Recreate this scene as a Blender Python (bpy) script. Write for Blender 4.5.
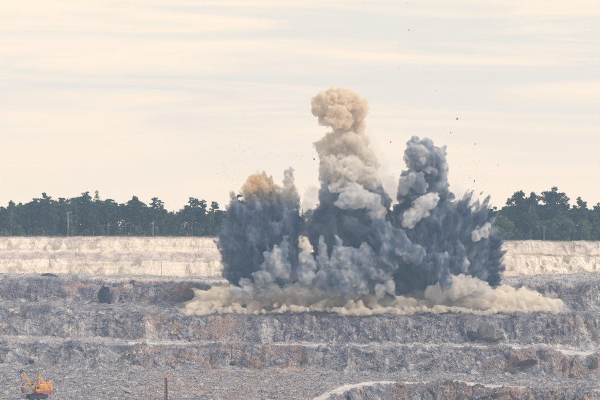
import bpy, bmesh, math, random
import numpy as np
from mathutils import Vector, Matrix

for o in list(bpy.data.objects):
    bpy.data.objects.remove(o)
sc = bpy.context.scene
col = sc.collection
RNG = np.random.default_rng(7)
random.seed(7)

# ------------------------------------------------------------------ camera
F = 2022.0          # focal length in pixels of a 600 wide frame
HZ = 212.0          # row of the true horizon
cam_d = bpy.data.cameras.new("camera")
cam = bpy.data.objects.new("camera", cam_d)
col.objects.link(cam)
cam.rotation_euler = (math.radians(90), 0, 0)
cam_d.sensor_width = 36
cam_d.lens = 36 * F / 600
cam_d.shift_y = (HZ - 200) / 600
cam_d.clip_start = 0.5
cam_d.clip_end = 20000
sc.camera = cam

# ------------------------------------------------------------------ sky and sun
SUN_EL, SUN_AZ = math.radians(48), math.radians(116)   # azimuth clockwise from +Y (view direction)
world = bpy.data.worlds.new("World")
sc.world = world
world.use_nodes = True
wn, wl = world.node_tree.nodes, world.node_tree.links
wn.clear()
wo = wn.new('ShaderNodeOutputWorld')
bg = wn.new('ShaderNodeBackground')
sky = wn.new('ShaderNodeTexSky')
sky.sky_type = 'NISHITA'
sky.sun_disc = False
sky.sun_elevation = SUN_EL
sky.sun_rotation = SUN_AZ
sky.air_density = 1.0
sky.dust_density = 3.0
bg.inputs[1].default_value = 0.1
tc = wn.new('ShaderNodeTexCoord')
sep = wn.new('ShaderNodeSeparateXYZ')
wl.new(tc.outputs['Generated'], sep.inputs[0])
mp = wn.new('ShaderNodeMapping')
mp.inputs['Scale'].default_value = (2.6, 2.6, 30.0)
wl.new(tc.outputs['Generated'], mp.inputs[0])
cn = wn.new('ShaderNodeTexNoise')
cn.inputs['Scale'].default_value = 2.1
cn.inputs['Detail'].default_value = 7
cn.inputs['Roughness'].default_value = 0.55
cn.inputs['Distortion'].default_value = 0.9
wl.new(mp.outputs[0], cn.inputs['Vector'])
cr = wn.new('ShaderNodeValToRGB')          # thin layers of cloud: cream and greyer cream
cr.color_ramp.elements[0].position = 0.40
cr.color_ramp.elements[0].color = (8.75, 8.05, 6.9, 1)
cr.color_ramp.elements[1].position = 0.60
cr.color_ramp.elements[1].color = (11.2, 9.1, 6.95, 1)
wl.new(cn.outputs['Fac'], cr.inputs[0])
hz = wn.new('ShaderNodeMapRange')          # even veil low down, layered cloud above
hz.inputs[1].default_value = 0.0
hz.inputs[2].default_value = 0.075
wl.new(sep.outputs['Z'], hz.inputs[0])
low = wn.new('ShaderNodeMix'); low.data_type = 'RGBA'
low.inputs['A'].default_value = (11.2, 9.1, 6.95, 1)
wl.new(hz.outputs[0], low.inputs['Factor'])
wl.new(cr.outputs[0], low.inputs['B'])
hi = wn.new('ShaderNodeMapRange')          # the veil thins towards the zenith
hi.inputs[1].default_value = 0.08
hi.inputs[2].default_value = 0.9
hi.inputs[3].default_value = 0.04
hi.inputs[4].default_value = 0.55
wl.new(sep.outputs['Z'], hi.inputs[0])
mixs = wn.new('ShaderNodeMix'); mixs.data_type = 'RGBA'
wl.new(hi.outputs[0], mixs.inputs['Factor'])
wl.new(low.outputs['Result'], mixs.inputs['A'])
wl.new(sky.outputs[0], mixs.inputs['B'])
wl.new(mixs.outputs['Result'], bg.inputs[0])
wl.new(bg.outputs[0], wo.inputs[0])

sun_d = bpy.data.lights.new("sun", 'SUN')
sun_d.energy = 2.6
sun_d.angle = math.radians(6)
sun_d.color = (1.0, 0.93, 0.82)
sun = bpy.data.objects.new("sun", sun_d)
col.objects.link(sun)
sv = Vector((math.sin(SUN_AZ) * math.cos(SUN_EL), math.cos(SUN_AZ) * math.cos(SUN_EL), math.sin(SUN_EL)))
sun.rotation_euler = sv.to_track_quat('Z', 'Y').to_euler()

vs = sc.view_settings
vs.view_transform = 'Standard'
vs.look = 'None'
vs.exposure = 0.12
vs.gamma = 1.0
vs.use_curve_mapping = False
sc.cycles.volume_bounces = 7
sc.cycles.max_bounces = 12
sc.cycles.diffuse_bounces = 3
sc.cycles.transparent_max_bounces = 96
sc.cycles.use_denoising = True
try:
    sc.cycles.denoiser = 'OPENIMAGEDENOISE'
except Exception:
    pass


# ------------------------------------------------------------------ helpers
def W(px, row, d):
    return ((px - 300) * d / F, d, -(row - HZ) * d / F)


def tag(o, label=None, cat=None, group=None, kind=None):
    if label: o["label"] = label
    if cat: o["category"] = cat
    if group: o["group"] = group
    if kind: o["kind"] = kind
    return o


def link(name, me, parent=None, mat=None):
    o = bpy.data.objects.new(name, me)
    col.objects.link(o)
    if mat is not None and me is not None and not me.materials:
        me.materials.append(mat)
    if parent: o.parent = parent
    return o


def np_mesh(name, verts, tris, mat=None, smooth=False):
    """verts (n,3), tris (m,k) with k = 3 or 4"""
    verts = np.asarray(verts, dtype=np.float32); tris = np.asarray(tris, dtype=np.int32)
    k = tris.shape[1]
    me = bpy.data.meshes.new(name)
    me.vertices.add(len(verts)); me.vertices.foreach_set("co", verts.ravel())
    me.loops.add(tris.size); me.loops.foreach_set("vertex_index", tris.ravel())
    me.polygons.add(len(tris))
    me.polygons.foreach_set("loop_start", np.arange(0, tris.size, k, dtype=np.int32))
    me.polygons.foreach_set("loop_total", np.full(len(tris), k, dtype=np.int32))
    me.polygons.foreach_set("use_smooth", np.full(len(tris), smooth, dtype=bool))
    me.update(calc_edges=True)
    if mat: me.materials.append(mat)
    return me


def _hash(ix, iy, iz, seed):
    h = (ix.astype(np.int64) * 374761393 + iy.astype(np.int64) * 668265263 + iz.astype(np.int64) * 2147483647 + seed * 974711) & 0xFFFFFFFF
    h = ((h ^ (h >> 13)) * 1274126177) & 0xFFFFFFFF
    h = ((h ^ (h >> 16)) * 2246822519) & 0xFFFFFFFF
    h = h ^ (h >> 15)
    return (h & 0xFFFFFF) / float(0xFFFFFF)


def vnoise(p, seed=0):
    """value noise -1..1 of (n,3) points"""
    i = np.floor(p); f = p - i; i = i.astype(np.int64)
    f = f * f * f * (f * (f * 6 - 15) + 10)
    r = 0
    for dx in (0, 1):
        wx = f[:, 0] if dx else 1 - f[:, 0]
        for dy in (0, 1):
            wy = f[:, 1] if dy else 1 - f[:, 1]
            for dz in (0, 1):
                wz = f[:, 2] if dz else 1 - f[:, 2]
                r = r + wx * wy * wz * _hash(i[:, 0] + dx, i[:, 1] + dy, i[:, 2] + dz, seed)
    return r * 2 - 1


def fbm2(u, v, seed, oct=4, gain=0.5):
    a, r, s = 1.0, 0, 0
    for k in range(oct):
        r = r + a * vnoise(np.stack([u * 2 ** k, v * 2 ** k, np.full_like(u, 0.37 + k)], 1), seed + k)
        s += a; a *= gain
    return r / s


def facets(u, v, size, seed, tilt=0.5):
    """angular blocks: each cell of a jittered grid is its own tilted plane"""
    u = u / size; v = v / size
    iu, iv = np.floor(u), np.floor(v)
    best = np.full(u.shape, 1e9); out = np.zeros_like(u); edge = np.full(u.shape, 1e9)
    for a in (-1, 0, 1):
        for b in (-1, 0, 1):
            cu, cv = iu + a, iv + b
            z = np.zeros_like(cu)
            jx = cu + _hash(cu, cv, z, seed); jy = cv + _hash(cu, cv, z, seed + 1)
            d = (u - jx) ** 2 + (v - jy) ** 2
            h = _hash(cu, cv, z, seed + 2) - 0.5
            tx = (_hash(cu, cv, z, seed + 3) - 0.5) * 2 * tilt; ty = (_hash(cu, cv, z, seed + 4) - 0.5) * 2 * tilt
            val = h + tx * (u - jx) + ty * (v - jy)
            m = d < best
            edge = np.where(m, best, np.minimum(edge, d))
            best = np.where(m, d, best); out = np.where(m, val, out)
    crack = np.clip((np.sqrt(edge) - np.sqrt(best)) / 0.18, 0, 1)
    return out + 0.25 * (crack - 1)


# ------------------------------------------------------------------ materials
def new_mat(name):
    m = bpy.data.materials.new(name); m.use_nodes = True
    n = m.node_tree.nodes; n.clear()
    out = n.new('ShaderNodeOutputMaterial')
    return m, n, m.node_tree.links, out


def plain_mat(name, rgb, rough=0.7, var=0.25, scale=1.5, metal=0.0, dirt=None):
    m, n, l, out = new_mat(name)
    b = n.new('ShaderNodeBsdfPrincipled')
    b.inputs['Roughness'].default_value = rough
    b.inputs['Metallic'].default_value = metal
    t = n.new('ShaderNodeTexCoord'); no = n.new('ShaderNodeTexNoise')
    no.inputs['Scale'].default_value = scale; no.inputs['Detail'].default_value = 5
    l.new(t.outputs['Object'], no.inputs['Vector'])
    r = n.new('ShaderNodeValToRGB')
    d = dirt or tuple(c * (1 - var) for c in rgb)
    r.color_ramp.elements[0].position = 0.35; r.color_ramp.elements[0].color = (*d, 1)
    r.color_ramp.elements[1].position = 0.6; r.color_ramp.elements[1].color = (*rgb, 1)
    l.new(no.outputs['Fac'], r.inputs[0]); l.new(r.outputs[0], b.inputs['Base Color'])
    l.new(b.outputs[0], out.inputs[0])
    return m


def ramp(n, l, src, stops):
    r = n.new('ShaderNodeValToRGB')
    e = r.color_ramp.elements
    while len(e) < len(stops): e.new(0.5)
    for k, (p, c) in enumerate(stops):
        e[k].position = p
        e[k].color = (*c, 1) if len(c) == 3 else c
    l.new(src, r.inputs[0])
    return r.outputs[0]


def mixc(n, l, fac, a, b, mode='MIX'):
    m = n.new('ShaderNodeMix'); m.data_type = 'RGBA'; m.blend_type = mode
    for key, v in (('Factor', fac), ('A', a), ('B', b)):
        if hasattr(v, 'links'): l.new(v, m.inputs[key])
        else:
            m.inputs[key].default_value = v if key == 'Factor' else (*v, 1)
    return m.outputs['Result']


def noise(n, l, vec, scale, detail=5, rough=0.55, dist=0.0, sc3=None):
    if sc3:
        mp = n.new('ShaderNodeMapping'); mp.inputs['Scale'].default_value = sc3
        l.new(vec, mp.inputs[0]); vec = mp.outputs[0]
    t = n.new('ShaderNodeTexNoise')
    t.inputs['Scale'].default_value = scale; t.inputs['Detail'].default_value = detail
    t.inputs['Roughness'].default_value = rough; t.inputs['Distortion'].default_value = dist
    l.new(vec, t.inputs['Vector'])
    return t.outputs['Fac']


def terrain_mat():
    m, n, l, out = new_mat("quarry_ground")
    tc = n.new('ShaderNodeTexCoord'); P = tc.outputs['Object']
    def attr(a):
        t = n.new('ShaderNodeAttribute'); t.attribute_name = a; return t.outputs['Fac']
    big = noise(n, l, P, 0.035, 4, 0.6)
    mid = noise(n, l, P, 0.25, 6, 0.65, 0.6)
    fine = noise(n, l, P, 1.4, 5, 0.75)
    # fractured grey rock, every block its own grey
    vor = n.new('ShaderNodeTexVoronoi'); vor.inputs['Scale'].default_value = 0.75
    l.new(P, vor.inputs['Vector'])
    sepc = n.new('ShaderNodeSeparateColor'); l.new(vor.outputs['Color'], sepc.inputs[0])
    vor2 = n.new('ShaderNodeTexVoronoi'); vor2.inputs['Scale'].default_value = 0.28
    l.new(P, vor2.inputs['Vector'])
    sepc2 = n.new('ShaderNodeSeparateColor'); l.new(vor2.outputs['Color'], sepc2.inputs[0])
    rock = ramp(n, l, mid, [(0.32, (0.065, 0.07, 0.098)), (0.44, (0.18, 0.183, 0.225)), (0.56, (0.325, 0.312, 0.338)), (0.70, (0.56, 0.51, 0.485))])
    blk = ramp(n, l, sepc.outputs[0], [(0.0, (0.52, 0.53, 0.60)), (0.5, (0.95, 0.95, 0.97)), (0.88, (1.12, 1.1, 1.06)), (1.0, (1.9, 1.8, 1.68))])
    rock = mixc(n, l, 0.8, rock, blk, 'MULTIPLY')
    blk2 = ramp(n, l, sepc2.outputs[1], [(0.0, (0.70, 0.72, 0.80)), (0.6, (1.0, 1.0, 1.0)), (1.0, (1.3, 1.22, 1.12))])
    rock = mixc(n, l, 0.7, rock, blk2, 'MULTIPLY')
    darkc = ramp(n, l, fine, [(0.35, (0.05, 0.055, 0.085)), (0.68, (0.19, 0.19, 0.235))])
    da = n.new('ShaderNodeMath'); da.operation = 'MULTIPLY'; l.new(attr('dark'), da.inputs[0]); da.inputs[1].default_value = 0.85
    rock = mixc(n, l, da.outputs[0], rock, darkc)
    # rusty ground
    redn = ramp(n, l, noise(n, l, P, 0.11, 5, 0.6, 0.4), [(0.42, (0, 0, 0)), (0.66, (1, 1, 1))])
    ra = n.new('ShaderNodeMath'); ra.operation = 'MULTIPLY'; l.new(attr('red'), ra.inputs[0]); l.new(redn, ra.inputs[1])
    redc = ramp(n, l, fine, [(0.35, (0.23, 0.14, 0.115)), (0.65, (0.52, 0.36, 0.27))])
    rock = mixc(n, l, ra.outputs[0], rock, redc)
    # light, dusty ground: bench tops, roads, scree
    palec = ramp(n, l, mid, [(0.3, (0.40, 0.38, 0.395)), (0.6, (0.68, 0.635, 0.60))])
    pn = n.new('ShaderNodeMath'); pn.operation = 'MULTIPLY_ADD'
    l.new(fine, pn.inputs[0]); pn.inputs[1].default_value = 0.9; pn.inputs[2].default_value = -0.45
    pa = n.new('ShaderNodeMath'); pa.operation = 'ADD'; pa.use_clamp = True
    pm = n.new('ShaderNodeMath'); pm.operation = 'MULTIPLY'
    l.new(attr('pale'), pa.inputs[0]); l.new(pn.outputs[0], pa.inputs[1])
    l.new(pa.outputs[0], pm.inputs[0]); l.new(attr('pale'), pm.inputs[1])
    rock = mixc(n, l, pm.outputs[0], rock, palec)
    # sand, with darker clayey strata and rills
    strata = noise(n, l, P, 1.0, 5, 0.6, 1.2, (0.012, 0.03, 0.33))
    sandc = ramp(n, l, strata, [(0.30, (0.50, 0.41, 0.36)), (0.45, (0.70, 0.60, 0.50)), (0.60, (0.80, 0.70, 0.59))])
    rill = ramp(n, l, noise(n, l, P, 1.0, 5, 0.65, 0.8, (0.22, 0.10, 0.10)), [(0.38, (0.50, 0.46, 0.49)), (0.50, (1, 1, 1))])
    sandc = mixc(n, l, 0.75, sandc, rill, 'MULTIPLY')
    clay = ramp(n, l, fine, [(0.3, (0.33, 0.28, 0.29)), (0.7, (0.50, 0.43, 0.41))])
    ca = n.new('ShaderNodeMath'); ca.operation = 'MULTIPLY'
    l.new(attr('clay'), ca.inputs[0])
    l.new(ramp(n, l, mid, [(0.38, (0.25, 0.25, 0.25)), (0.62, (1, 1, 1))]), ca.inputs[1])
    sandc = mixc(n, l, ca.outputs[0], sandc, clay)
    c = mixc(n, l, attr('sand'), rock, sandc)
    # dry grass of the plain behind the rim
    gr = ramp(n, l, noise(n, l, P, 0.3, 6, 0.7), [(0.35, (0.14, 0.15, 0.085)), (0.6, (0.33, 0.29, 0.20))])
    c = mixc(n, l, attr('grass'), c, gr)
    b = n.new('ShaderNodeBsdfPrincipled'); b.inputs['Roughness'].default_value = 0.95
    b.inputs['Specular IOR Level'].default_value = 0.15
    l.new(c, b.inputs['Base Color'])
    bp = n.new('ShaderNodeBump'); bp.inputs['Strength'].default_value = 0.7; bp.inputs['Distance'].default_value = 0.5
    l.new(fine, bp.inputs['Height']); l.new(bp.outputs[0], b.inputs['Normal'])
    l.new(b.outputs[0], out.inputs[0])
    return m


def boulder_mat(name, lo, hi_):
    m, n, l, out = new_mat(name)
    tc = n.new('ShaderNodeTexCoord'); P = tc.outputs['Object']
    info = n.new('ShaderNodeObjectInfo')
    geo = n.new('ShaderNodeNewGeometry')
    mul = n.new('ShaderNodeMath'); mul.operation = 'ADD'
    l.new(info.outputs['Random'], mul.inputs[0]); l.new(geo.outputs['Random Per Island'], mul.inputs[1])
    fr = n.new('ShaderNodeMath'); fr.operation = 'FRACT'; l.new(mul.outputs[0], fr.inputs[0])
    base = ramp(n, l, fr.outputs[0], [(0.0, lo), (0.65, tuple((a + b) / 2 for a, b in zip(lo, hi_))), (1.0, hi_)])
    gr = ramp(n, l, noise(n, l, P, 1.3, 6, 0.7), [(0.3, (0.6, 0.6, 0.64)), (0.65, (1.1, 1.1, 1.08))])
    c = mixc(n, l, 0.85, base, gr, 'MULTIPLY')
    b = n.new('ShaderNodeBsdfPrincipled'); b.inputs['Roughness'].default_value = 0.95
    b.inputs['Specular IOR Level'].default_value = 0.15
    l.new(c, b.inputs['Base Color']); l.new(b.outputs[0], out.inputs[0])
    return m


def smoke_mat(name, dark, light, density, tops=None, aniso=0.0, bias=0.5, scale=0.13, step=1.5, z0=0, z1=1, streaky=(1, 1, 0.7), burst=None, thin=0.06):
    """smoke of two shades stirred together; tops = colour it turns to between the heights z0 and z1"""
    m, n, l, out = new_mat(name)
    v = n.new('ShaderNodeVolumePrincipled')
    tc = n.new('ShaderNodeTexCoord'); P = tc.outputs['Object']
    if burst:                                   # drawn out along the rays of a burst
        sb_ = n.new('ShaderNodeVectorMath'); sb_.operation = 'SUBTRACT'; l.new(P, sb_.inputs[0]); sb_.inputs[1].default_value = burst[:3]
        le = n.new('ShaderNodeVectorMath'); le.operation = 'LENGTH'; l.new(sb_.outputs[0], le.inputs[0])
        nm_ = n.new('ShaderNodeVectorMath'); nm_.operation = 'NORMALIZE'; l.new(sb_.outputs[0], nm_.inputs[0])
        gm = n.new('ShaderNodeMath'); gm.operation = 'MULTIPLY_ADD'; l.new(le.outputs['Value'], gm.inputs[0]); gm.inputs[1].default_value = 0.022; gm.inputs[2].default_value = 1.0
        sc_ = n.new('ShaderNodeVectorMath'); sc_.operation = 'SCALE'; l.new(nm_.outputs[0], sc_.inputs[0]); l.new(gm.outputs[0], sc_.inputs['Scale'])
        Q = sc_.outputs[0]
        f = noise(n, l, Q, burst[3], 4, 0.6, 0.35)
    else:
        Q = None
        f = noise(n, l, P, scale, 4, 0.65, 1.0, streaky)
    c = ramp(n, l, f, [(bias - 0.10, dark), (bias + 0.10, light)])
    if tops:
        sp = n.new('ShaderNodeSeparateXYZ'); l.new(P, sp.inputs[0])
        mr = n.new('ShaderNodeMapRange'); mr.inputs[1].default_value = z0; mr.inputs[2].default_value = z1
        l.new(sp.outputs['Z'], mr.inputs[0])
        ad = n.new('ShaderNodeMath'); ad.operation = 'MULTIPLY_ADD'; ad.use_clamp = True
        l.new(f, ad.inputs[0]); ad.inputs[1].default_value = 1.6
        sb = n.new('ShaderNodeMath'); sb.operation = 'SUBTRACT'; l.new(mr.outputs[0], sb.inputs[0]); sb.inputs[1].default_value = 0.8
        mm = n.new('ShaderNodeMath'); mm.operation = 'MULTIPLY'; l.new(mr.outputs[0], mm.inputs[0])
        l.new(sb.outputs[0], ad.inputs[2])
        l.new(ad.outputs[0], mm.inputs[1])
        ad2 = n.new('ShaderNodeMath'); ad2.operation = 'MAXIMUM'; l.new(mm.outputs[0], ad2.inputs[0]); l.new(mr.outputs[0], ad2.inputs[1])
        c = mixc(n, l, ad2.outputs[0], c, tops)
    l.new(c, v.inputs['Color'])
    dn = ramp(n, l, noise(n, l, Q, burst[3] * 2.6, 2, 0.6, 0.2) if burst else noise(n, l, P, 0.55, 2, 0.6, 0.3), [(0.38, (thin, thin, thin)), (0.60, (1, 1, 1))])
    mu = n.new('ShaderNodeMath'); mu.operation = 'MULTIPLY'; l.new(dn, mu.inputs[0]); mu.inputs[1].default_value = density
    l.new(mu.outputs[0], v.inputs['Density'])
    v.inputs['Anisotropy'].default_value = aniso
    l.new(v.outputs[0], out.inputs['Volume'])
    m.cycles.volume_step_rate = step
    return m


M_ground = terrain_mat()
M_boulder = boulder_mat("grey_rock", (0.18, 0.175, 0.21), (0.56, 0.53, 0.50))
M_dark_rock = boulder_mat("dark_rock", (0.045, 0.045, 0.07), (0.10, 0.095, 0.12))  # its dark tone also stands for shade in the cleft and the hollow
M_brown_rock = boulder_mat("brown_rock", (0.12, 0.09, 0.09), (0.26, 0.18, 0.15))
M_pale_rock = boulder_mat("pale_rock", (0.29, 0.275, 0.29), (0.43, 0.395, 0.395))
M_red_rock = boulder_mat("rusty_rock", (0.25, 0.195, 0.185), (0.38, 0.295, 0.265))

# ------------------------------------------------------------------ terrain: the pit wall with its benches
PX0, PX1, NC = -140.0, 740.0, 1180
pxs = np.linspace(PX0, PX1, NC)
def I(pairs):
    a = np.array(pairs, dtype=float)
    x = np.interp(pxs, a[:, 0], a[:, 1])
    k = np.hanning(61); k /= k.sum()
    return np.convolve(np.pad(x, 30, mode='edge'), k, mode='valid')
def n1(scale, amp, seed):
    return amp * fbm2(pxs / scale, np.full(NC, seed * 7.3), seed, 4)

rim_r = I([(-140, 238), (150, 238), (300, 239), (450, 241.5), (520, 242.5), (600, 243), (740, 244)]) + n1(18, 0.55, 40)
rim_d = 905 + n1(90, 7, 1)
rows, ds = [], []
def bp(row, d):
    rows.append(np.broadcast_to(row, (NC,)).astype(float).copy()); ds.append(np.broadcast_to(d, (NC,)).astype(float).copy())
z_rim = -(rim_r - HZ) * rim_d / F
bp(HZ - z_rim * F / 1390, 1390)                                        # 0 end of the plain
bp(HZ - (z_rim + 0.25) * F / 962, 962)                                 # 1 edge of the wood
bp(rim_r, rim_d)                                                       # 2 rim
r3 = I([(-140, 251.5), (300, 252.5), (450, 253), (520, 255), (740, 257)])
bp(r3, rim_d - 12 + n1(40, 1.2, 2))                                    # 3
bp(r3 + I([(-140, 2.0), (440, 2.0), (500, 0.9), (740, 0.9)]), rim_d - I([(-140, 23), (440, 23), (500, 13), (740, 13)]))   # 4 narrow berm in the sand
toe_r = I([(-140, 274.5), (50, 275), (150, 276.5), (300, 279), (480, 279), (540, 276), (600, 272.5), (740, 269)])
bp(toe_r, 866 + n1(60, 5, 3))                                          # 5 toe of the sand
c1d = 838 + n1(45, 7, 4)
bp(I([(-140, 279), (50, 281), (110, 282), (190, 284), (300, 285), (450, 287), (520, 288), (600, 286), (740, 285)]) + n1(14, 0.9, 5), c1d)  # 6 crest of upper rock face
f1d = 823 + n1(35, 4, 6)
bp(I([(-140, 300), (50, 303), (150, 305), (300, 306), (450, 307), (520, 309), (600, 312), (740, 313)]), f1d)                      # 7
c2d = 790 + n1(40, 5, 7)
bp(I([(-140, 308), (50, 310), (150, 313), (250, 315.5), (400, 317), (520, 317), (600, 320), (740, 322)]) + n1(16, 1.0, 8), c2d)       # 8 crest of middle face
f2d = 771 + n1(40, 3, 9)
bp(I([(-140, 336), (50, 338.5), (150, 342), (250, 343), (350, 344.5), (450, 345), (520, 345.5), (600, 350), (740, 352)]), f2d)       # 9
c3d = 748 + n1(40, 3, 10)
bp(I([(-140, 342), (50, 344), (150, 346), (250, 346.5), (350, 348.5), (450, 349), (500, 350), (540, 353), (580, 357.5), (740, 361)]), c3d)  # 10 outer edge of haul bench
f3d = 727 + n1(40, 5, 11)
bp(I([(-140, 366), (50, 368), (150, 369.5), (230, 371), (290, 372), (350, 374), (450, 376), (520, 379), (600, 381), (740, 381)]) + n1(30, 1.3, 12), f3d)  # 11
er = I([(-140, 442), (230, 442), (285, 425), (318, 403.5), (345, 392.5), (378, 386), (440, 385), (500, 390), (600, 393), (740, 394)])
ed = I([(-140, 500), (230, 500), (285, 540), (318, 598), (345, 631), (378, 655), (440, 660), (500, 640), (600, 628), (740, 625)])
bp(er, ed)                                                             # 12 outer edge of the floor / ramp
def bz(z, d):
    bp(HZ - z * F / d, d)
dz = I([(-140, -58), (250, -58), (340, -67), (740, -69)])
bz(dz, ed - 13 + n1(30, 2, 13))                                        # 13
bz(dz - 0.6, 425.0)                                                    # 14
bz(np.full(NC, -72.0), 70.0)                                           # 15 below the near rim
bz(np.full(NC, -3.2), 16.0)                                            # 16 near rim
bz(np.full(NC, -1.7), 9.0)                                             # 17
nseg = [10, 22, 30, 8, 44, 26, 66, 30, 86, 30, 76, 84, 40, 12, 6, 6, 3]
def bump1c(x, a, b, soft):
    return np.clip((x - a) / soft, 0, 1) * np.clip((b - x) / soft, 0, 1)
# per segment: amplitude of blocks, low-frequency bulge
amp_s = [0.05, 0.12, 0.28, 0.2, 0.32, 0.3, 1.1, 0.38, 1.0, 0.22, 1.0, 0.42, 0.95, 0.4, 0.1, 0.1, 0.02]
bul_s = [0.0, 0.1, 1.5, 0.3, 1.7, 0.5, 4.0, 0.7, 3.8, 0.2, 3.6, 1.1, 2.6, 0.4, 0, 0, 0]
sand_s = [0, 0.4, 1, 1, 1, 0.12, 0, 0, 0, 0, 0, 0, 0, 0, 0, 0, 0]
pale_s = [0, 0.2, 0, 0, 0, 0.55, 0.0, 0.25, 0.08, 0.62, 0.12, 0.30, 0.05, 0.2, 0, 0, 0]
V, SEG, AMP, BUL, SAND, PALE, T = [], [], [], [], [], [], []
for s, ns in enumerate(nseg):
    end = ns + 1 if s == len(nseg) - 1 else ns
    for k in range(end):
        t = k / ns
        d = ds[s] * (1 - t) + ds[s + 1] * t
        z0 = -(rows[s] - HZ) * ds[s] / F; z1 = -(rows[s + 1] - HZ) * ds[s + 1] / F
        z = z0 * (1 - t) + z1 * t
        V.append(np.stack([(pxs - 300) * d / F, d, z], 1)); SEG.append(s); T.append(t)
        AMP.append(amp_s[s]); BUL.append(bul_s[s]); SAND.append(sand_s[s]); PALE.append(pale_s[s])
V = np.array(V)                       # (rows, cols, 3)
NR = len(V); SEG = np.array(SEG); T = np.array(T)
def sm(a, w=7):
    k = np.hanning(w + 2)[1:-1]; k /= k.sum()
    return np.convolve(np.pad(np.array(a, float), w // 2, mode='edge'), k, mode='valid')
AMP, BUL, SANDv, PALEv = sm(AMP), sm(BUL, 11), sm(SAND, 5), sm(PALE, 5)
dv = np.gradient(V, axis=0); ln = np.linalg.norm(dv, axis=2)
S = np.cumsum(ln, axis=0)             # length along the profile
nrm = np.stack([np.zeros_like(ln), dv[:, :, 2], -dv[:, :, 1]], 2)
nrm /= np.maximum(np.linalg.norm(nrm, axis=2, keepdims=True), 1e-6)
nrm *= np.where(nrm[:, :, 2:3] < 0, -1, 1)
for k in range(2):
    nrm[1:-1] = (nrm[:-2] + 2 * nrm[1:-1] + nrm[2:]) / 4
nrm /= np.maximum(np.linalg.norm(nrm, axis=2, keepdims=True), 1e-6)
U = V[:, :, 0].ravel(); Sv = S.ravel()
# road masks in the sheet's own terms: the haul bench, and the ramp that runs along the floor's edge
road = np.zeros((NR, NC))
tt = T[:, None] + 0 * pxs[None, :]
wob = (0.10 * fbm2(pxs / 30, np.full(NC, 3.1), 77, 3))[None, :]
b10 = (SEG == 9)[:, None] & (tt > 0.25 + wob) & (tt < 0.72 + wob) & (pxs > 128)[None, :] & (pxs < 500)[None, :]
b10r = (SEG == 9)[:, None] & (tt > 0.30 + wob) & (tt < 0.80 + wob) & (pxs >= 510)[None, :] & (pxs < 640)[None, :]
dedge = V[:, :, 1] - ed[None, :]
wid = I([(-140, 14), (318, 26), (345, 24), (378, 20), (415, 12), (450, 22), (490, 22), (520, 16), (560, 9), (740, 8)])[None, :] + 3 * wob * 10
ramp_m = (SEG == 11)[:, None] & (dedge > 2.0) & (dedge < 2.0 + wid) & (pxs > 290)[None, :] & (pxs < 690)[None, :]
road[b10 | b10r | ramp_m] = 1
amp = np.repeat(AMP[:, None], NC, 1); bul = np.repeat(BUL[:, None], NC, 1)
rs = road.copy()
for _ in range(3):
    rs[1:-1] = (rs[:-2] + rs[1:-1] + rs[2:]) / 3; rs[:, 1:-1] = (rs[:, :-2] + rs[:, 1:-1] + rs[:, 2:]) / 3
win = np.where(np.isin(SEG, (2, 4, 6, 8, 10, 12)), np.sin(np.pi * T) ** 0.6, 1.0)
bul *= win[:, None]
amp *= 1 - 0.88 * rs; bul *= 1 - 0.9 * rs
big = fbm2(U / 17, Sv / 26, 21, 4).reshape(NR, NC)
gul = fbm2(U / 5.0, Sv / 19, 22, 3).reshape(NR, NC)
rib = fbm2(U / 11.0, Sv / 60, 23, 3).reshape(NR, NC)
disp = bul * (0.7 * big + (0.42 + 0.55 * bump1c(pxs, 490, 900, 50))[None, :] * (1 - 2 * np.abs(gul)) + 0.6 * (1 - 2.4 * np.abs(rib)))
fc = 1.25 * facets(U + 2 * big.ravel(), Sv * 0.62, 5.6, 31, 0.9) + 0.62 * facets(U, Sv, 2.3, 41, 0.9) + 0.36 * facets(U, Sv, 1.05, 51, 0.9)
rockiness = np.clip(0.75 + 1.1 * fbm2(U / 24, Sv / 14, 61, 3), 0.12, 1.5)
disp = disp + amp * (fc * rockiness).reshape(NR, NC) + 0.12 * np.minimum(amp, 0.6) * RNG.normal(size=(NR, NC))
disp[:2] = 0
near = (SEG >= 14)
disp[near] *= 0.1
V = V + nrm * disp[:, :, None]
# a spoil heap by the track in the floor, gentle
SANDa = np.repeat(SANDv[:, None], NC, 1); PALEa = np.repeat(PALEv[:, None], NC, 1)
SANDa = np.clip(SANDa + 0.25 * np.where((SANDa > 0.05) & (SANDa < 0.95), fbm2(U / 6, Sv / 3, 71, 3).reshape(NR, NC), 0), 0, 1)
# benches 5: pale sandy tracks on the left, darker to the right
PALEa = np.clip(PALEa + 0.28 * fbm2(U / 40, Sv / 16, 72, 4).reshape(NR, NC) * (SANDa < 0.5), 0, 1)
PALEa = np.clip(PALEa + 0.35 * (SEG == 11)[:, None] * (tt < 0.04) * (pxs < 24)[None, :], 0, 1)
face = np.isin(SEG, (6, 8, 10, 12))[:, None] * 1.0
fan = fbm2(U / 9, Sv / 55, 73, 4).reshape(NR, NC)
PALEa = np.clip(PALEa + face * np.clip((fan - 0.08) * 3.0, 0, 0.62) * np.clip(tt * 1.5, 0, 1), 0, 1)
PALEa = np.maximum(PALEa, road * 1.0)
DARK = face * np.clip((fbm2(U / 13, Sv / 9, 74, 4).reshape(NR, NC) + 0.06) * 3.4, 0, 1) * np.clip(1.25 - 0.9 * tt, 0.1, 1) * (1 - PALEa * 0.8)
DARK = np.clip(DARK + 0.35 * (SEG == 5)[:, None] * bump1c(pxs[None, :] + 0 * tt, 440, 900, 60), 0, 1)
pcol = np.repeat(pxs[None, :], NR, 0)
def bump1(x, a, b, soft):
    return np.clip((x - a) / soft, 0, 1) * np.clip((b - x) / soft, 0, 1)
PALEa = np.clip(PALEa + (SEG == 5)[:, None] * bump1(pcol, 80, 250, 30) * 0.5 * (tt > 0.45), 0, 1)
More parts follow.
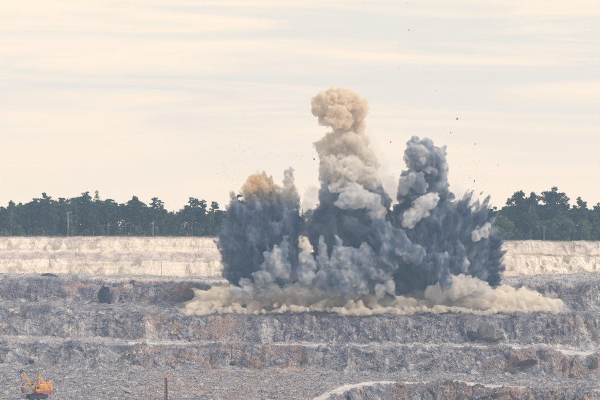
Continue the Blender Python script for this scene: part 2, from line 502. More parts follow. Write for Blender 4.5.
SANDa = np.clip(SANDa + (SEG == 5)[:, None] * bump1(pcol, 80, 250, 30) * 0.5 * (tt > 0.5), 0, 1)
RED = 0.24 * np.ones((NR, NC))
isf1 = (SEG == 6)[:, None]
RED = RED + 0.9 * isf1 * bump1(pcol, 60, 215, 25)
RED = RED + 0.7 * (SEG == 8)[:, None] * bump1(pcol, 120, 260, 40) + 0.6 * ((SEG == 10) | (SEG == 11))[:, None] * bump1(pcol, 120, 330, 30) + 0.6 * (SEG == 11)[:, None] * (tt > 0.3) * bump1(pcol, 135, 260, 30)
RED = RED + 0.9 * (SEG == 10)[:, None] * bump1(pcol, 480, 640, 30) + 0.7 * (SEG == 12)[:, None] * bump1(pcol, 380, 700, 40) + 0.5 * (SEG == 8)[:, None] * bump1(pcol, 540, 740, 30)
RED = np.clip(RED, 0, 1)
CLAY = np.zeros((NR, NC))
CLAY += ((SEG == 4)[:, None] & (tt < 0.42)) * bump1(pcol, -200, 260, 60) * 0.95
CLAY += ((SEG == 2)[:, None] & (tt < 0.16)) * 0.85
CLAY += ((SEG == 1)[:, None] & (tt > 0.6)) * 0.8
CLAY += ((SEG == 2)[:, None]) * bump1(pcol, 440, 900, 60) * 0.45
CLAY = np.clip(CLAY, 0, 1)
GRASS = np.clip(np.repeat((SEG == 0)[:, None] * 1.0 + (SEG == 1)[:, None] * np.clip(1.25 - T[:, None] * 1.3, 0, 1), NC, 1), 0, 1)

idx = np.arange(NR * NC).reshape(NR, NC)
quads = np.stack([idx[:-1, :-1], idx[1:, :-1], idx[1:, 1:], idx[:-1, 1:]], 2)      # faces up / towards the camera
qseg = np.repeat(SEG[:-1, None], NC - 1, 1)
qroad = (road[:-1, :-1] > 0.5)
flatV = V.reshape(-1, 3)
attrs = dict(dark=DARK, sand=SANDa, pale=PALEa, red=RED, clay=CLAY, grass=GRASS)
def strip(name, mask):
    q = quads[mask]
    used, inv = np.unique(q.ravel(), return_inverse=True)
    me = np_mesh(name, flatV[used], inv.reshape(-1, 4), M_ground)
    for k, a in attrs.items():
        at = me.attributes.new(k, 'FLOAT', 'POINT')
        at.data.foreach_set('value', a.ravel()[used].astype(np.float32))
    return tag(link(name, me), kind='structure')
strip('plain', qseg <= 1)
strip('sand_slope', (qseg >= 2) & (qseg <= 4))
strip('upper_bench', qseg == 5)
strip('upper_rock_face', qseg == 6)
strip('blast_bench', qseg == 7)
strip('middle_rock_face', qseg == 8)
strip('haul_bench', (qseg == 9) & ~qroad)
strip('haul_road', (qseg == 9) & qroad)
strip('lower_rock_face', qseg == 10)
strip('quarry_floor', (qseg == 11) & ~qroad)
strip('ramp_road', (qseg == 11) & qroad)
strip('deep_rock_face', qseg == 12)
strip('pit_bottom', (qseg == 13) | (qseg == 14))
strip('near_bank', qseg >= 15)

def ground_at(px, s, t):
    """point on the finished ground: column px, segment s, fraction t"""
    c = int(np.clip(round((px - PX0) / (PX1 - PX0) * (NC - 1)), 0, NC - 1))
    r0 = sum(nseg[:s]); r = min(NR - 1, int(round(r0 + t * nseg[s])))
    return V[r, c].copy()
def ground_row(px, row, smin=0, smax=13):
    """point on the ground seen at a pixel"""
    c = int(np.clip(round((px - PX0) / (PX1 - PX0) * (NC - 1)), 0, NC - 1))
    p = V[:, c]; rr = HZ - p[:, 2] * F / p[:, 1]
    ok = (SEG >= smin) & (SEG <= smax)
    e = np.where(ok, np.abs(rr - row), 1e9)
    return p[int(np.argmin(e))].copy()

# ------------------------------------------------------------------ smoke
def ico(sub=1):
    bm = bmesh.new(); bmesh.ops.create_icosphere(bm, subdivisions=sub, radius=1)
    bm.verts.ensure_lookup_table()
    v = np.array([x.co[:] for x in bm.verts]); f = np.array([[a.index for a in p.verts] for p in bm.faces])
    bm.free(); return v, f
ICO1, ICO2, ICO3 = ico(1), ico(2), ico(3)

def rand_dirs(n, rng):
    d = rng.normal(size=(n, 3)); return d / np.linalg.norm(d, axis=1, keepdims=True)

def voxel_mesh(me, vox):
    """fuse a soup of closed shapes into one clean closed surface"""
    o = bpy.data.objects.new("tmp", me); col.objects.link(o)
    md = o.modifiers.new("r", 'REMESH'); md.mode = 'VOXEL'; md.voxel_size = vox
    m2 = bpy.data.meshes.new_from_object(o.evaluated_get(bpy.context.evaluated_depsgraph_get()))
    bpy.data.objects.remove(o); bpy.data.meshes.remove(me)
    return m2

def billow(name, prim, mat, parent=None, seed=0, n1=30, n2=9, vox=0.46, warp=1.0, drift=(0, 0, 0), k1=(0.22, 0.46), lift=0.0, streak=None):
    """a body of smoke: fractal heads grown on primary spheres, fused into one closed surface and stirred"""
    rng = np.random.default_rng(seed)
    C, R = [], []
    for p in prim:
        c = np.array(p[:3]); r = p[3]; st = np.array(p[4]) if len(p) > 4 else np.ones(3)
        C.append(c); R.append(r * st)
        m = max(5, int(n1 * (0.6 + 0.4 * min(r, 8) / 5)))
        d = rand_dirs(m, rng); d[:, 2] += lift; d /= np.linalg.norm(d, axis=1, keepdims=True)
        rc = r * (k1[0] + (k1[1] - k1[0]) * rng.random(m) ** 1.3)
        cc = c + d * st * r * rng.uniform(0.72, 1.0, m)[:, None]
        for q in range(m):
            C.append(cc[q]); R.append(np.full(3, rc[q]) * (0.6 + 0.4 * st))
            if rc[q] > 0.9:
                d2 = rand_dirs(n2, rng) + 0.9 * d[q]; d2 /= np.linalg.norm(d2, axis=1, keepdims=True)
                r2 = rc[q] * rng.uniform(0.28, 0.5, n2)
                for w in range(n2):
                    C.append(cc[q] + d2[w] * rc[q] * rng.uniform(0.8, 1.0)); R.append(np.full(3, r2[w]))
    C = np.array(C); R = np.array(R)
    vs_, fs_, off = [], [], 0
    for c, r in zip(C, R):
        iv, if_ = ICO3 if r.max() > 4 else (ICO2 if r.max() > 1.2 else ICO1)
        vs_.append(iv * r + c); fs_.append(if_ + off); off += len(iv)
    m2 = voxel_mesh(np_mesh("tmp", np.concatenate(vs_), np.concatenate(fs_)), vox)
    n = len(m2.vertices); P = np.empty(n * 3, np.float32); m2.vertices.foreach_get("co", P); P = P.reshape(-1, 3).astype(float)
    Q = P.copy()
    for sc_, a in ((7.0, 1.15), (2.8, 0.7), (1.25, 0.36), (0.6, 0.13)):
        for ax in range(3):
            Q[:, ax] += warp * a * vnoise(P / sc_ + ax * 31.7, seed * 13 + ax)
    if streak is not None:
        # fine rays away from a burst centre
        s0 = np.array(streak[:3]); dd = Q - s0; rr = np.linalg.norm(dd, axis=1, keepdims=True); u = dd / rr
        k = vnoise(u * streak[3], seed + 5) + 0.6 * vnoise(u * streak[3] * 2.1, seed + 6)
        k = np.where(k > 0, 1.5 * np.maximum(k, 0) ** 1.5, 0.6 * k)
        Q += u * (streak[4] * k * np.clip((rr[:, 0] - 9) / 17, 0, 1.4))[:, None]
        for sc_, a in ((1.7, 0.42), (0.75, 0.2)):
            for ax in range(3):
                Q[:, ax] += a * vnoise(Q / sc_ + ax * 17.3, seed * 7 + ax)
    m2.vertices.foreach_set("co", Q.astype(np.float32).ravel()); m2.update()
    if streak is not None: m2 = voxel_mesh(m2, vox * 0.95)
    m2.name = name; m2.materials.clear(); m2.materials.append(mat)
    return link(name, m2, parent)

SD = 806.0                     # distance of the blast line
def S3(px, row, r, dd=0.0, st=None):
    x, y, z = W(px, row, SD + dd)
    e = (x, y, z, r * SD / F)
    return e + (st,) if st else e

def plume(name, label, px, row, group=None, dd=0.0):
    o = bpy.data.objects.new(name, None); col.objects.link(o)
    o["label"] = label; o["category"] = "smoke"
    if group: o["group"] = group
    return o

K = 1.5
BLUE, SLATE, ASH, PALE_ASH = (0.075, 0.125, 0.25), (0.58, 0.645, 0.755), (0.86, 0.87, 0.89), (0.965, 0.96, 0.955)
TAN, BUFF, CREAM, ORANGE, BEIGE = (0.925, 0.82, 0.675), (0.98, 0.93, 0.85), (0.995, 0.965, 0.91), (0.91, 0.74, 0.49), (0.95, 0.91, 0.86)
C_LEFT, C_MID, C_RIGHT = W(268, 300, SD + 2), W(340, 306, SD - 4), W(430, 304, SD)
M_left = smoke_mat("left_plume_smoke", BLUE, SLATE, K * 0.75, (0.86, 0.74, 0.56), bias=0.54, z0=1.5, z1=11.0, streaky=(1, 1, 0.55), thin=0.03)
M_column = smoke_mat("column_smoke", BLUE, SLATE, K, ASH, bias=0.50, z0=1.0, z1=13.0)
M_dark = smoke_mat("dark_blue_smoke", (0.12, 0.17, 0.27), (0.62, 0.67, 0.74), K, ASH, bias=0.49, z0=14.0, z1=26.0)
M_dark2 = smoke_mat("slate_smoke", BLUE, (0.68, 0.72, 0.79), K * 0.75, bias=0.56, burst=(*C_RIGHT, 6.5), thin=0.03)
M_mid = smoke_mat("grey_smoke", (0.34, 0.41, 0.53), (0.95, 0.945, 0.94), K * 0.85, bias=0.515, streaky=(1, 1, 0.6))
M_roll = smoke_mat("blue_roll_smoke", (0.18, 0.25, 0.38), (0.82, 0.84, 0.87), K * 0.8, bias=0.53, burst=(*C_RIGHT, 6.0))
M_fold = smoke_mat("fold_smoke", (0.60, 0.63, 0.69), (0.96, 0.94, 0.91), K * 0.8, bias=0.47, thin=0.04)
M_head = smoke_mat("head_smoke", (0.36, 0.42, 0.52), (0.92, 0.91, 0.90), K, bias=0.50)
M_ray = smoke_mat("dark_ray_smoke", (0.05, 0.085, 0.17), (0.30, 0.36, 0.46), K, bias=0.54, burst=(*C_RIGHT, 7.0))
M_light = smoke_mat("light_grey_smoke", (0.74, 0.75, 0.78), PALE_ASH, K * 0.6, bias=0.47, scale=0.3, thin=0.03)
M_collar = smoke_mat("collar_smoke", (0.82, 0.775, 0.725), (0.975, 0.94, 0.885), K * 0.8, bias=0.46, scale=0.2, thin=0.04)
M_tan = smoke_mat("tan_smoke", TAN, BUFF, K, bias=0.52)
M_beige = smoke_mat("beige_smoke", (0.80, 0.775, 0.76), BEIGE, K, (0.965, 0.90, 0.80), bias=0.46, z0=14.0, z1=33.0)
M_spout = smoke_mat("spout_smoke", (0.72, 0.70, 0.71), BEIGE, K * 0.7, bias=0.48)
M_orange = smoke_mat("orange_smoke", ORANGE, TAN, K, bias=0.53)
M_tip = smoke_mat("cream_tip_smoke", (0.88, 0.87, 0.87), (0.985, 0.95, 0.87), K * .6, (0.99, 0.93, 0.80), bias=0.49, z0=-16.0, z1=-12.5, thin=0.03)
M_buff = smoke_mat("buff_dust", (0.86, 0.83, 0.81), CREAM, K * 0.6, bias=0.48, burst=(*C_RIGHT, 8.0))
M_curl = smoke_mat("curling_dust", (0.52, 0.57, 0.65), (0.985, 0.955, 0.91), K * 0.75, bias=0.50, burst=(*C_MID, 9.0), thin=0.03)
M_dust = smoke_mat("cream_dust", (0.955, 0.86, 0.735), (0.999, 0.965, 0.895), K * 1.0, bias=0.475, burst=(*W(330, 322, SD + 8), 11.0))
M_dustr = smoke_mat("cream_dust_right", (0.965, 0.88, 0.77), (0.999, 0.97, 0.905), K * 1.0, bias=0.475, burst=(*W(455, 322, SD + 8), 11.0))

G = "smoke plumes of the blast"
# left plume
pl = plume("smoke_plume", "dark blue-grey leftmost smoke plume with an orange cap", 262, 285, G)
ray = (*C_LEFT, 13.0, 2.7)
billow("body", [S3(258, 262, 30), S3(240, 250, 17, -2), S3(250, 222, 20), S3(262, 205, 17, 2), S3(277, 232, 20), S3(282, 262, 24, 2),
                S3(243, 275, 15, -3), S3(285, 208, 12, 1), S3(236, 226, 10), S3(296, 225, 9, 3), S3(300, 268, 16, 3), S3(231, 262, 8, -2), S3(229, 240, 7, -2, (1.3, 1, .8)), S3(233, 214, 7, -1, (1, 1, 1.3)), S3(227, 274, 6, -2)], M_left, pl, 11, n2=9, k1=(.18, .42), streak=ray, lift=0.3)
billow("spray", [S3(228, 238, 4, -4, (1.6, 1, .8)), S3(224, 236, 2.4, -5, (1.7, 1, .7)), S3(233, 246, 5, -5), S3(226, 247, 3, -4, (1.6, 1, .7)), S3(232, 229, 4, -4)], M_roll, pl, 12, n1=16, vox=0.4, streak=(*ray[:3], 16.0, 2.0))
billow("cap", [S3(258, 188, 11, 0), S3(250, 190, 8, -2), S3(266, 190, 8, 1), S3(257, 182, 6, 0)], M_orange, pl, 13, vox=0.45, lift=.3)
billow("spout", [S3(290, 200, 8, 1), S3(290, 189, 6), S3(289, 180, 4.5), S3(291, 172, 3.2), S3(288, 174, 3.0), S3(290, 168, 2.0), S3(283, 205, 8, 2)], M_spout, pl, 14, vox=0.4, n1=36, k1=(.25, .55))

# tall plume
pl = plume("smoke_plume", "tallest smoke plume with a tan mushroom head", 345, 290, G)
billow("head", [S3(341, 104, 13), S3(324, 107, 11, -1), S3(357, 107, 11, 1), S3(337, 117, 11, -5), S3(347, 97, 8, 1), S3(330, 98, 8), S3(357, 119, 9, 1), S3(318, 106, 6), S3(364, 107, 6), S3(326, 119, 7), S3(347, 122, 8, -3)], M_tan, pl, 21, n1=34, n2=10, vox=0.36, lift=.1, k1=(.25, .52), warp=.7)
billow("neck", [S3(346, 132, 10, 2), S3(336, 143, 12, -1), S3(352, 145, 15, 1), S3(324, 148, 9, -1), S3(345, 160, 15), S3(362, 158, 12, 2), S3(327, 158, 8), S3(370, 168, 9, 1)], M_beige, pl, 22, vox=0.5)
billow("collar", [S3(334, 168, 11, -5), S3(350, 170, 13, -5), S3(366, 178, 12, -2), S3(325, 170, 7, -3), S3(343, 176, 12, -4)], M_collar, pl, 23, vox=0.5)
billow("column", [S3(343, 182, 17, 3), S3(362, 188, 17, 3), S3(333, 196, 14, 0), S3(350, 203, 20, 3), S3(330, 215, 15, 2), S3(372, 207, 17, 4), S3(350, 230, 24, 5), S3(328, 240, 16, 4), S3(372, 235, 20, 6), S3(350, 262, 26, 6), S3(325, 265, 18, 6), S3(315, 226, 8, 3)], M_column, pl, 24)
billow("fold", [S3(352, 192, 10, -10), S3(360, 198, 11, -12), S3(345, 201, 8, -13), S3(372, 200, 8, -9), S3(337, 188, 6, -9), S3(380, 212, 7, -8)], M_fold, pl, 25, vox=0.5)

# right plume
pl = plume("smoke_plume", "slate smoke column on the right with dark rays at its side", 430, 290, G)
ray = (*C_RIGHT, 15.0, 3.0)
billow("head", [S3(424, 158, 15), S3(412, 160, 10, -1), S3(436, 160, 11, 1), S3(424, 149, 9), S3(415, 150, 7), S3(434, 152, 7)], M_head, pl, 31, vox=0.45, lift=.2)
billow("column", [S3(430, 175, 15, 2), S3(418, 182, 14, 1), S3(432, 192, 16, 2), S3(410, 196, 11, 1), S3(425, 212, 21, 3), S3(405, 215, 14, 3), S3(448, 215, 14, 4)], M_dark, pl, 32)
billow("body", [S3(425, 240, 30, 4), S3(400, 250, 26, 2), S3(455, 240, 24, 4), S3(470, 255, 24, 3), S3(430, 270, 34, 2), S3(465, 278, 24, 0), S3(395, 278, 24, 0), S3(485, 262, 14, 2),
                S3(462, 222, 15, 4), S3(482, 240, 12, 3), S3(385, 240, 18, 2), S3(478, 222, 8, 3, (1, 1, 1.4))], M_dark2, pl, 33, streak=ray, lift=.2, k1=(.16, .34))
billow("ray", [S3(462, 212, 7, 2, (.8, .8, 1.5)), S3(467, 203, 4.5, 2, (.8, .8, 1.6)), S3(470, 196, 2.6, 2, (.8, .8, 1.6)), S3(466, 193, 2.2, 2)], M_ray, pl, 34, vox=0.4, streak=(*ray[:3], 16, 1.4))
billow("ray", [S3(480, 216, 5, 3, (1, .8, 1.4)), S3(486, 208, 3, 3, (1, .8, 1.5)), S3(474, 208, 3.5, 2, (.8, .8, 1.6)), S3(478, 200, 2, 2, (.7, .8, 1.8))], M_ray, pl, 35, vox=0.4, streak=(*ray[:3], 16, 1.4))
billow("ray", [S3(490, 244, 7, 2, (1.7, 1, .7)), S3(498, 243, 3.2, 2, (1.6, 1, .7)), S3(494, 256, 7, 2, (1.5, 1, .8)), S3(497, 268, 6, 1, (1.3, 1, .9)), S3(492, 280, 8, 0), S3(484, 232, 6, 2, (1.3, 1, 1)), S3(478, 222, 5, 2, (1, 1, 1.3))], M_ray, pl, 36, vox=0.4, streak=(*ray[:3], 16, 1.7))
billow("puff", [S3(428, 202, 7, -16), S3(420, 206, 6, -16), S3(433, 197, 5, -15)], M_light, pl, 37, vox=0.3, n1=40, n2=8, k1=(.28, .55), warp=.6)
billow("puff", [S3(412, 216, 7, -17), S3(419, 212, 6, -16), S3(409, 222, 5.5, -17), S3(425, 214, 4, -15)], M_light, pl, 38, vox=0.3, n1=40, n2=8, k1=(.28, .55), warp=.6)
billow("puff", [S3(418, 178, 7, -13), S3(408, 182, 6, -11), S3(422, 187, 6, -13), S3(404, 190, 5, -9)], M_head, pl, 39, vox=0.36, n1=40, k1=(.28, .55), warp=.7)
billow("puff", [S3(482, 231, 6, -6), S3(475, 235, 5, -7), S3(487, 227, 4, -5)], M_light, pl, 40, vox=0.3, n1=40, n2=8, k1=(.28, .55), warp=.6)

# thin smoke drifting off the plumes
M_veild = None
def veil(px_rows, lab, mat, seed, dd):
    p = plume("smoke_veil", lab, 0, 0, "thin smoke drifting off the plumes")
    billow("body", [S3(a, b, c, dd) for a, b, c in px_rows], mat, p, seed, n1=30, n2=8, vox=0.5, warp=1.4, k1=(.25, .55))
def thin_mat(name, color, density):
    m, n, l, out = new_mat(name); v = n.new('ShaderNodeVolumePrincipled')
    v.inputs['Color'].default_value = (*color, 1); v.inputs['Density'].default_value = density
    l.new(v.outputs[0], out.inputs['Volume']); return m
M_veil = thin_mat("thin_buff_smoke", (0.94, 0.91, 0.87), 0.07)
M_veilb = thin_mat("thin_blue_smoke", (0.72, 0.76, 0.83), 0.07)
veil([(372, 150, 9), (378, 166, 10), (384, 182, 11), (366, 138, 7), (388, 196, 11)], "thin buff smoke trailing down the right side of the tallest plume", M_veil, 91, 3)
veil([(312, 196, 8), (308, 212, 10), (314, 228, 11), (304, 232, 8)], "thin grey smoke between the left and tallest plumes", M_veilb, 92, 4)
veil([(226, 240, 8), (222, 252, 7), (232, 228, 8), (226, 266, 7), (238, 212, 8)], "thin grey smoke fringing the left plume's outer side", M_veilb, 93, 0)
veil([(460, 206, 8), (470, 204, 8), (480, 214, 8), (492, 232, 7), (455, 196, 7), (470, 194, 5)], "thin grey smoke fringing the right plume's upper side", M_veilb, 94, 3)

M_veild = thin_mat("thin_cream_dust", (0.97, 0.92, 0.84), 0.06)
veil([(a, 307 + 2 * math.sin(a), 5.5) for a in range(182, 574, 7)] + [(a, 299, 6) for a in range(205, 550, 9)], "thin cream dust hanging along the foot of the blast", M_veild, 95, -9)

# low heads in front
G2 = "low smoke heads in front of the plumes"
heads = [
    ("low spiky pale grey-blue smoke head before the left plume", [(283, 268, 11), (280, 255, 7), (284, 245, 4.5), (272, 266, 9), (268, 276, 10), (286, 238, 2.6), (262, 282, 8)], M_mid, 51, -16),
    ("low smoke head with a cream yellow tip", [(305, 262, 8), (303, 252, 6), (306, 275, 10)], M_mid, 52, -18),
    ("slim low grey smoke head just right of the cream-tipped one", [(322, 262, 8), (322, 250, 5), (321, 242, 3.4), (325, 276, 11)], M_mid, 53, -17),
    ("pointed low grey smoke head below the tallest plume", [(340, 262, 10), (338, 250, 6), (339, 241, 4), (337, 236, 2.6), (347, 254, 6), (343, 277, 12)], M_mid, 54, -18),
    ("broad low grey smoke head between the tallest and right plumes", [(362, 268, 13), (358, 256, 7), (370, 256, 8), (366, 249, 5), (358, 280, 12), (378, 272, 12)], M_mid, 55, -16),
    ("large soft blue-grey smoke roll low beside the right plume", [(392, 250, 15), (382, 236, 9), (376, 226, 6), (400, 243, 11), (410, 253, 11), (385, 264, 13), (372, 216, 3.6)], M_roll, 56, -15),
]
for lab, sp, mt, sd, dd in heads:
    p = plume("low_smoke_plume", lab, 0, 0, G2)
    billow("body", [S3(a, b, c, dd) for a, b, c in sp], mt, p, sd, n1=34, n2=10, vox=0.42, lift=.4, k1=(.2, .46), streak=(*(C_RIGHT if sd == 56 else C_MID), 14.0, 0.7))
    if "cream" in lab and "right" not in lab:
        billow("tip", [S3(305, 245, 5.4, dd - 8), S3(303, 240, 4.2, dd - 8), S3(307, 250, 5.0, dd - 8), S3(303, 257, 5, dd - 7)], M_tip, p, 62, vox=0.34, n1=36, k1=(.25, .5), warp=.6)

# dust rolling out along the bench
G3 = "dust clouds rolling along the bench"
def roll(name, lab, pts, mat, seed, dd, **kw):
    p = plume(name, lab, 0, 0, G3); p["category"] = "dust"
    billow("body", [S3(a, b, c, dd + e) for a, b, c, e in pts], mat, p, seed, **kw)
rg = random.Random(5)
def bank(p0, p1, tops, n, front, foot=311):
    """a bank of dust: many small heads between its foot and its uneven top"""
    L = []
    xa, ta = zip(*tops)
    for i in range(n):
        a = rg.uniform(p0, p1); t = float(np.interp(a, xa, ta)) + rg.uniform(-2.5, 2.5); u = rg.random() ** 0.8
        r = rg.uniform(2.4, 5.2) * (1.15 - 0.25 * u)
        row = foot - r * 0.5 - u * max(1.0, foot - t - r * 1.4)
        L.append((a, row, r, -9 * (1 - u) + 9 * u + rg.uniform(-3, 3), (1, 1, rg.uniform(1, 1.5))))
    a = p0
    while a < p1:                      # the rolling front
        r = rg.uniform(1.6, 3.6); L.append((a, foot + 1.2 - r * 0.4 + rg.uniform(-.6, .6), r, front + rg.uniform(-2, 2), (1, 1, 1.15))); a += r * 1.25
    a = p0 + 6
    while a < p1 - 5:                  # its core
        t = float(np.interp(a, xa, ta)); r = max(3.5, (foot - t) * 0.42); L.append((a, foot - r * 0.8, r, 2, (1, 1.3, 1))); a += 5
    return L
def roll(name, lab, pts, mat, seed, dd, **kw):
    p = plume(name, lab, 0, 0, G3); p["category"] = "dust"
    billow("body", [S3(q[0], q[1], q[2], dd + q[3], *(q[4:5])) for q in pts], mat, p, seed, **kw)
roll("dust_cloud", "wide tan dust cloud rolling left below the left and tallest plumes", bank(190, 400, [(186, 306), (198, 296), (212, 288), (232, 281), (260, 284), (300, 285), (350, 286), (400, 290)], 150, -13), M_dust, 71, -6, n1=20, n2=6, vox=0.42, lift=.4, k1=(.22, .5), streak=(*W(300, 318, SD + 4), 16, 2.0))
roll("dust_cloud", "cream dust cloud with a knobbly front below the right plume", bank(396, 500, [(396, 292), (420, 297), (440, 294), (470, 290), (500, 288)], 60, -13), M_dustr, 72, -6, n1=20, n2=6, vox=0.42, lift=.4, k1=(.22, .5), streak=(*W(445, 318, SD + 4), 16, 2.0))
roll("dust_cloud", "rounded cream dust tongue spreading right over the bench", bank(492, 557, [(488, 284), (500, 286), (520, 289), (540, 294), (552, 298), (560, 305)], 45, -9, 310), M_dustr, 73, -4, n1=20, n2=6, vox=0.42, lift=.3, k1=(.3, .6))
roll("dust_cloud", "pale grey dust fan rising at the foot of the right plume", [(455, 290, 11, 0), (447, 283, 6, 0), (468, 288, 9, 0), (440, 295, 9, 0), (484, 291, 8, 0), (462, 280, 5, 0), (430, 293, 7, 0), (476, 284, 5, 0), (452, 277, 3.5, 0)], M_buff, 74, -14, vox=0.4, n1=40, n2=10, k1=(.2, .45), lift=.4, streak=(*W(450, 312, SD - 10), 11, 1.1))
roll("dust_cloud", "grey-blue curling dust between the left plume and the tan dust", [(250, 290, 6, 0), (262, 286, 6, 0), (275, 289, 6, 0), (290, 289, 6, 0), (240, 293, 5, 0), (306, 290, 6, 0), (322, 289, 6, 0), (340, 290, 6, 0), (360, 289, 7, 0), (380, 292, 7, 0), (268, 292, 5, 0), (330, 293, 5, 0), (350, 294, 5, 0), (232, 290, 5, 2), (245, 284, 5, 3), (300, 285, 5, 0), (312, 284, 4, 0), (392, 288, 6, 0)], M_curl, 75, -17, n1=34, vox=0.42, lift=.4, k1=(.28, .55))
for lab, sp, sd in (("upright pale grey smoke lobe low in the right plume", [(444, 271, 6), (443, 263, 5), (445, 281, 7), (444, 256, 3)], 81),
                    ("small upright grey smoke lobe right of the pale one in the right plume", [(461, 256, 4.5), (460, 249, 4), (462, 266, 5), (460, 243, 2.5)], 82)):
    p = plume("low_smoke_plume", lab, 0, 0, G2)
    billow("body", [S3(a, b, c, -21, (1, 1, 1.3)) for a, b, c in sp], M_roll, p, sd, n1=44, n2=9, vox=0.36, lift=.4, k1=(.25, .5))

# ------------------------------------------------------------------ trees
def leaf_mat(name, lo, hi_, trans=0.25):
    m, n, l, out = new_mat(name)
    geo = n.new('ShaderNodeNewGeometry'); info = n.new('ShaderNodeObjectInfo')
    c = ramp(n, l, geo.outputs['Random Per Island'], [(0.0, lo), (1.0, hi_)])
    tint = ramp(n, l, info.outputs['Random'], [(0.0, (0.78, 0.86, 0.95)), (0.5, (1, 1, 1)), (1.0, (1.2, 1.12, 0.88))])
    c = mixc(n, l, 1.0, c, tint, 'MULTIPLY')
    d = n.new('ShaderNodeBsdfDiffuse'); t = n.new('ShaderNodeBsdfTranslucent'); mx = n.new('ShaderNodeMixShader')
    l.new(c, d.inputs[0]); l.new(c, t.inputs[0]); mx.inputs[0].default_value = trans
    l.new(d.outputs[0], mx.inputs[1]); l.new(t.outputs[0], mx.inputs[2]); l.new(mx.outputs[0], out.inputs[0])
    return m
M_pine = leaf_mat("pine_needles", (0.048, 0.08, 0.06), (0.105, 0.155, 0.10))
M_birch = leaf_mat("birch_leaves", (0.10, 0.135, 0.085), (0.19, 0.23, 0.13), 0.45)
M_oak = leaf_mat("oak_leaves", (0.042, 0.066, 0.05), (0.10, 0.135, 0.085), 0.35)
M_bush = leaf_mat("willow_leaves", (0.12, 0.165, 0.10), (0.23, 0.28, 0.16), 0.5)
M_brush = leaf_mat("brushwood_leaves", (0.07, 0.10, 0.075), (0.15, 0.19, 0.12), 0.4)
M_bark = plain_mat("pine_bark", (0.20, 0.13, 0.095), 0.95, 0.5, 3)
M_bbark = plain_mat("birch_bark", (0.62, 0.60, 0.56), 0.9, 0.5, 4, dirt=(0.2, 0.19, 0.18))

def tube(pts, rad, sides=6):
    vs_, fs_ = [], []
    pts = np.array(pts, float); n = len(pts)
    for i in range(n):
        t = pts[min(i + 1, n - 1)] - pts[max(i - 1, 0)]; t /= np.linalg.norm(t) + 1e-9
        a = np.cross(t, [0.3, 1, 0.1]); a /= np.linalg.norm(a); b = np.cross(t, a)
        for k in range(sides):
            an = 2 * math.pi * k / sides
            vs_.append(pts[i] + rad[i] * (math.cos(an) * a + math.sin(an) * b))
    for i in range(n - 1):
        for k in range(sides):
            k2 = (k + 1) % sides
            fs_.append((i * sides + k, i * sides + k2, (i + 1) * sides + k2, (i + 1) * sides + k))
    return np.array(vs_), np.array(fs_)

def join(parts):
    v, f, o = [], [], 0
    for a, b in parts:
        v.append(a); f.append(b + o); o += len(a)
    return np.concatenate(v), np.concatenate(f)

def leaves(clumps, rng, size, dens):
    """clumps: (centre, (rx,ry,rz)); small quads spread through each clump, thinner at its rim"""
    C, SZ = [], []
    for c, r in clumps:
        r = np.array(r); m = max(10, int(dens * (r[0] * r[1] * r[2]) ** (2 / 3)))
        d = rand_dirs(m, rng) * (rng.uniform(0.15, 1.0, m) ** 0.45)[:, None]
        C.append(np.array(c) + d * r); SZ.append(size * rng.uniform(0.55, 1.3, m))
    C = np.concatenate(C); SZ = np.concatenate(SZ); m = len(C)
    a = rand_dirs(m, rng); b = np.cross(a, rand_dirs(m, rng)); b /= np.linalg.norm(b, axis=1, keepdims=True) + 1e-9
    a *= SZ[:, None] * 0.5; b *= SZ[:, None] * 0.32
    q = np.stack([C - a, C - b * 1.1, C + a, C + b * 0.9], 1).reshape(-1, 3)
    return q, np.arange(m * 4).reshape(-1, 4)

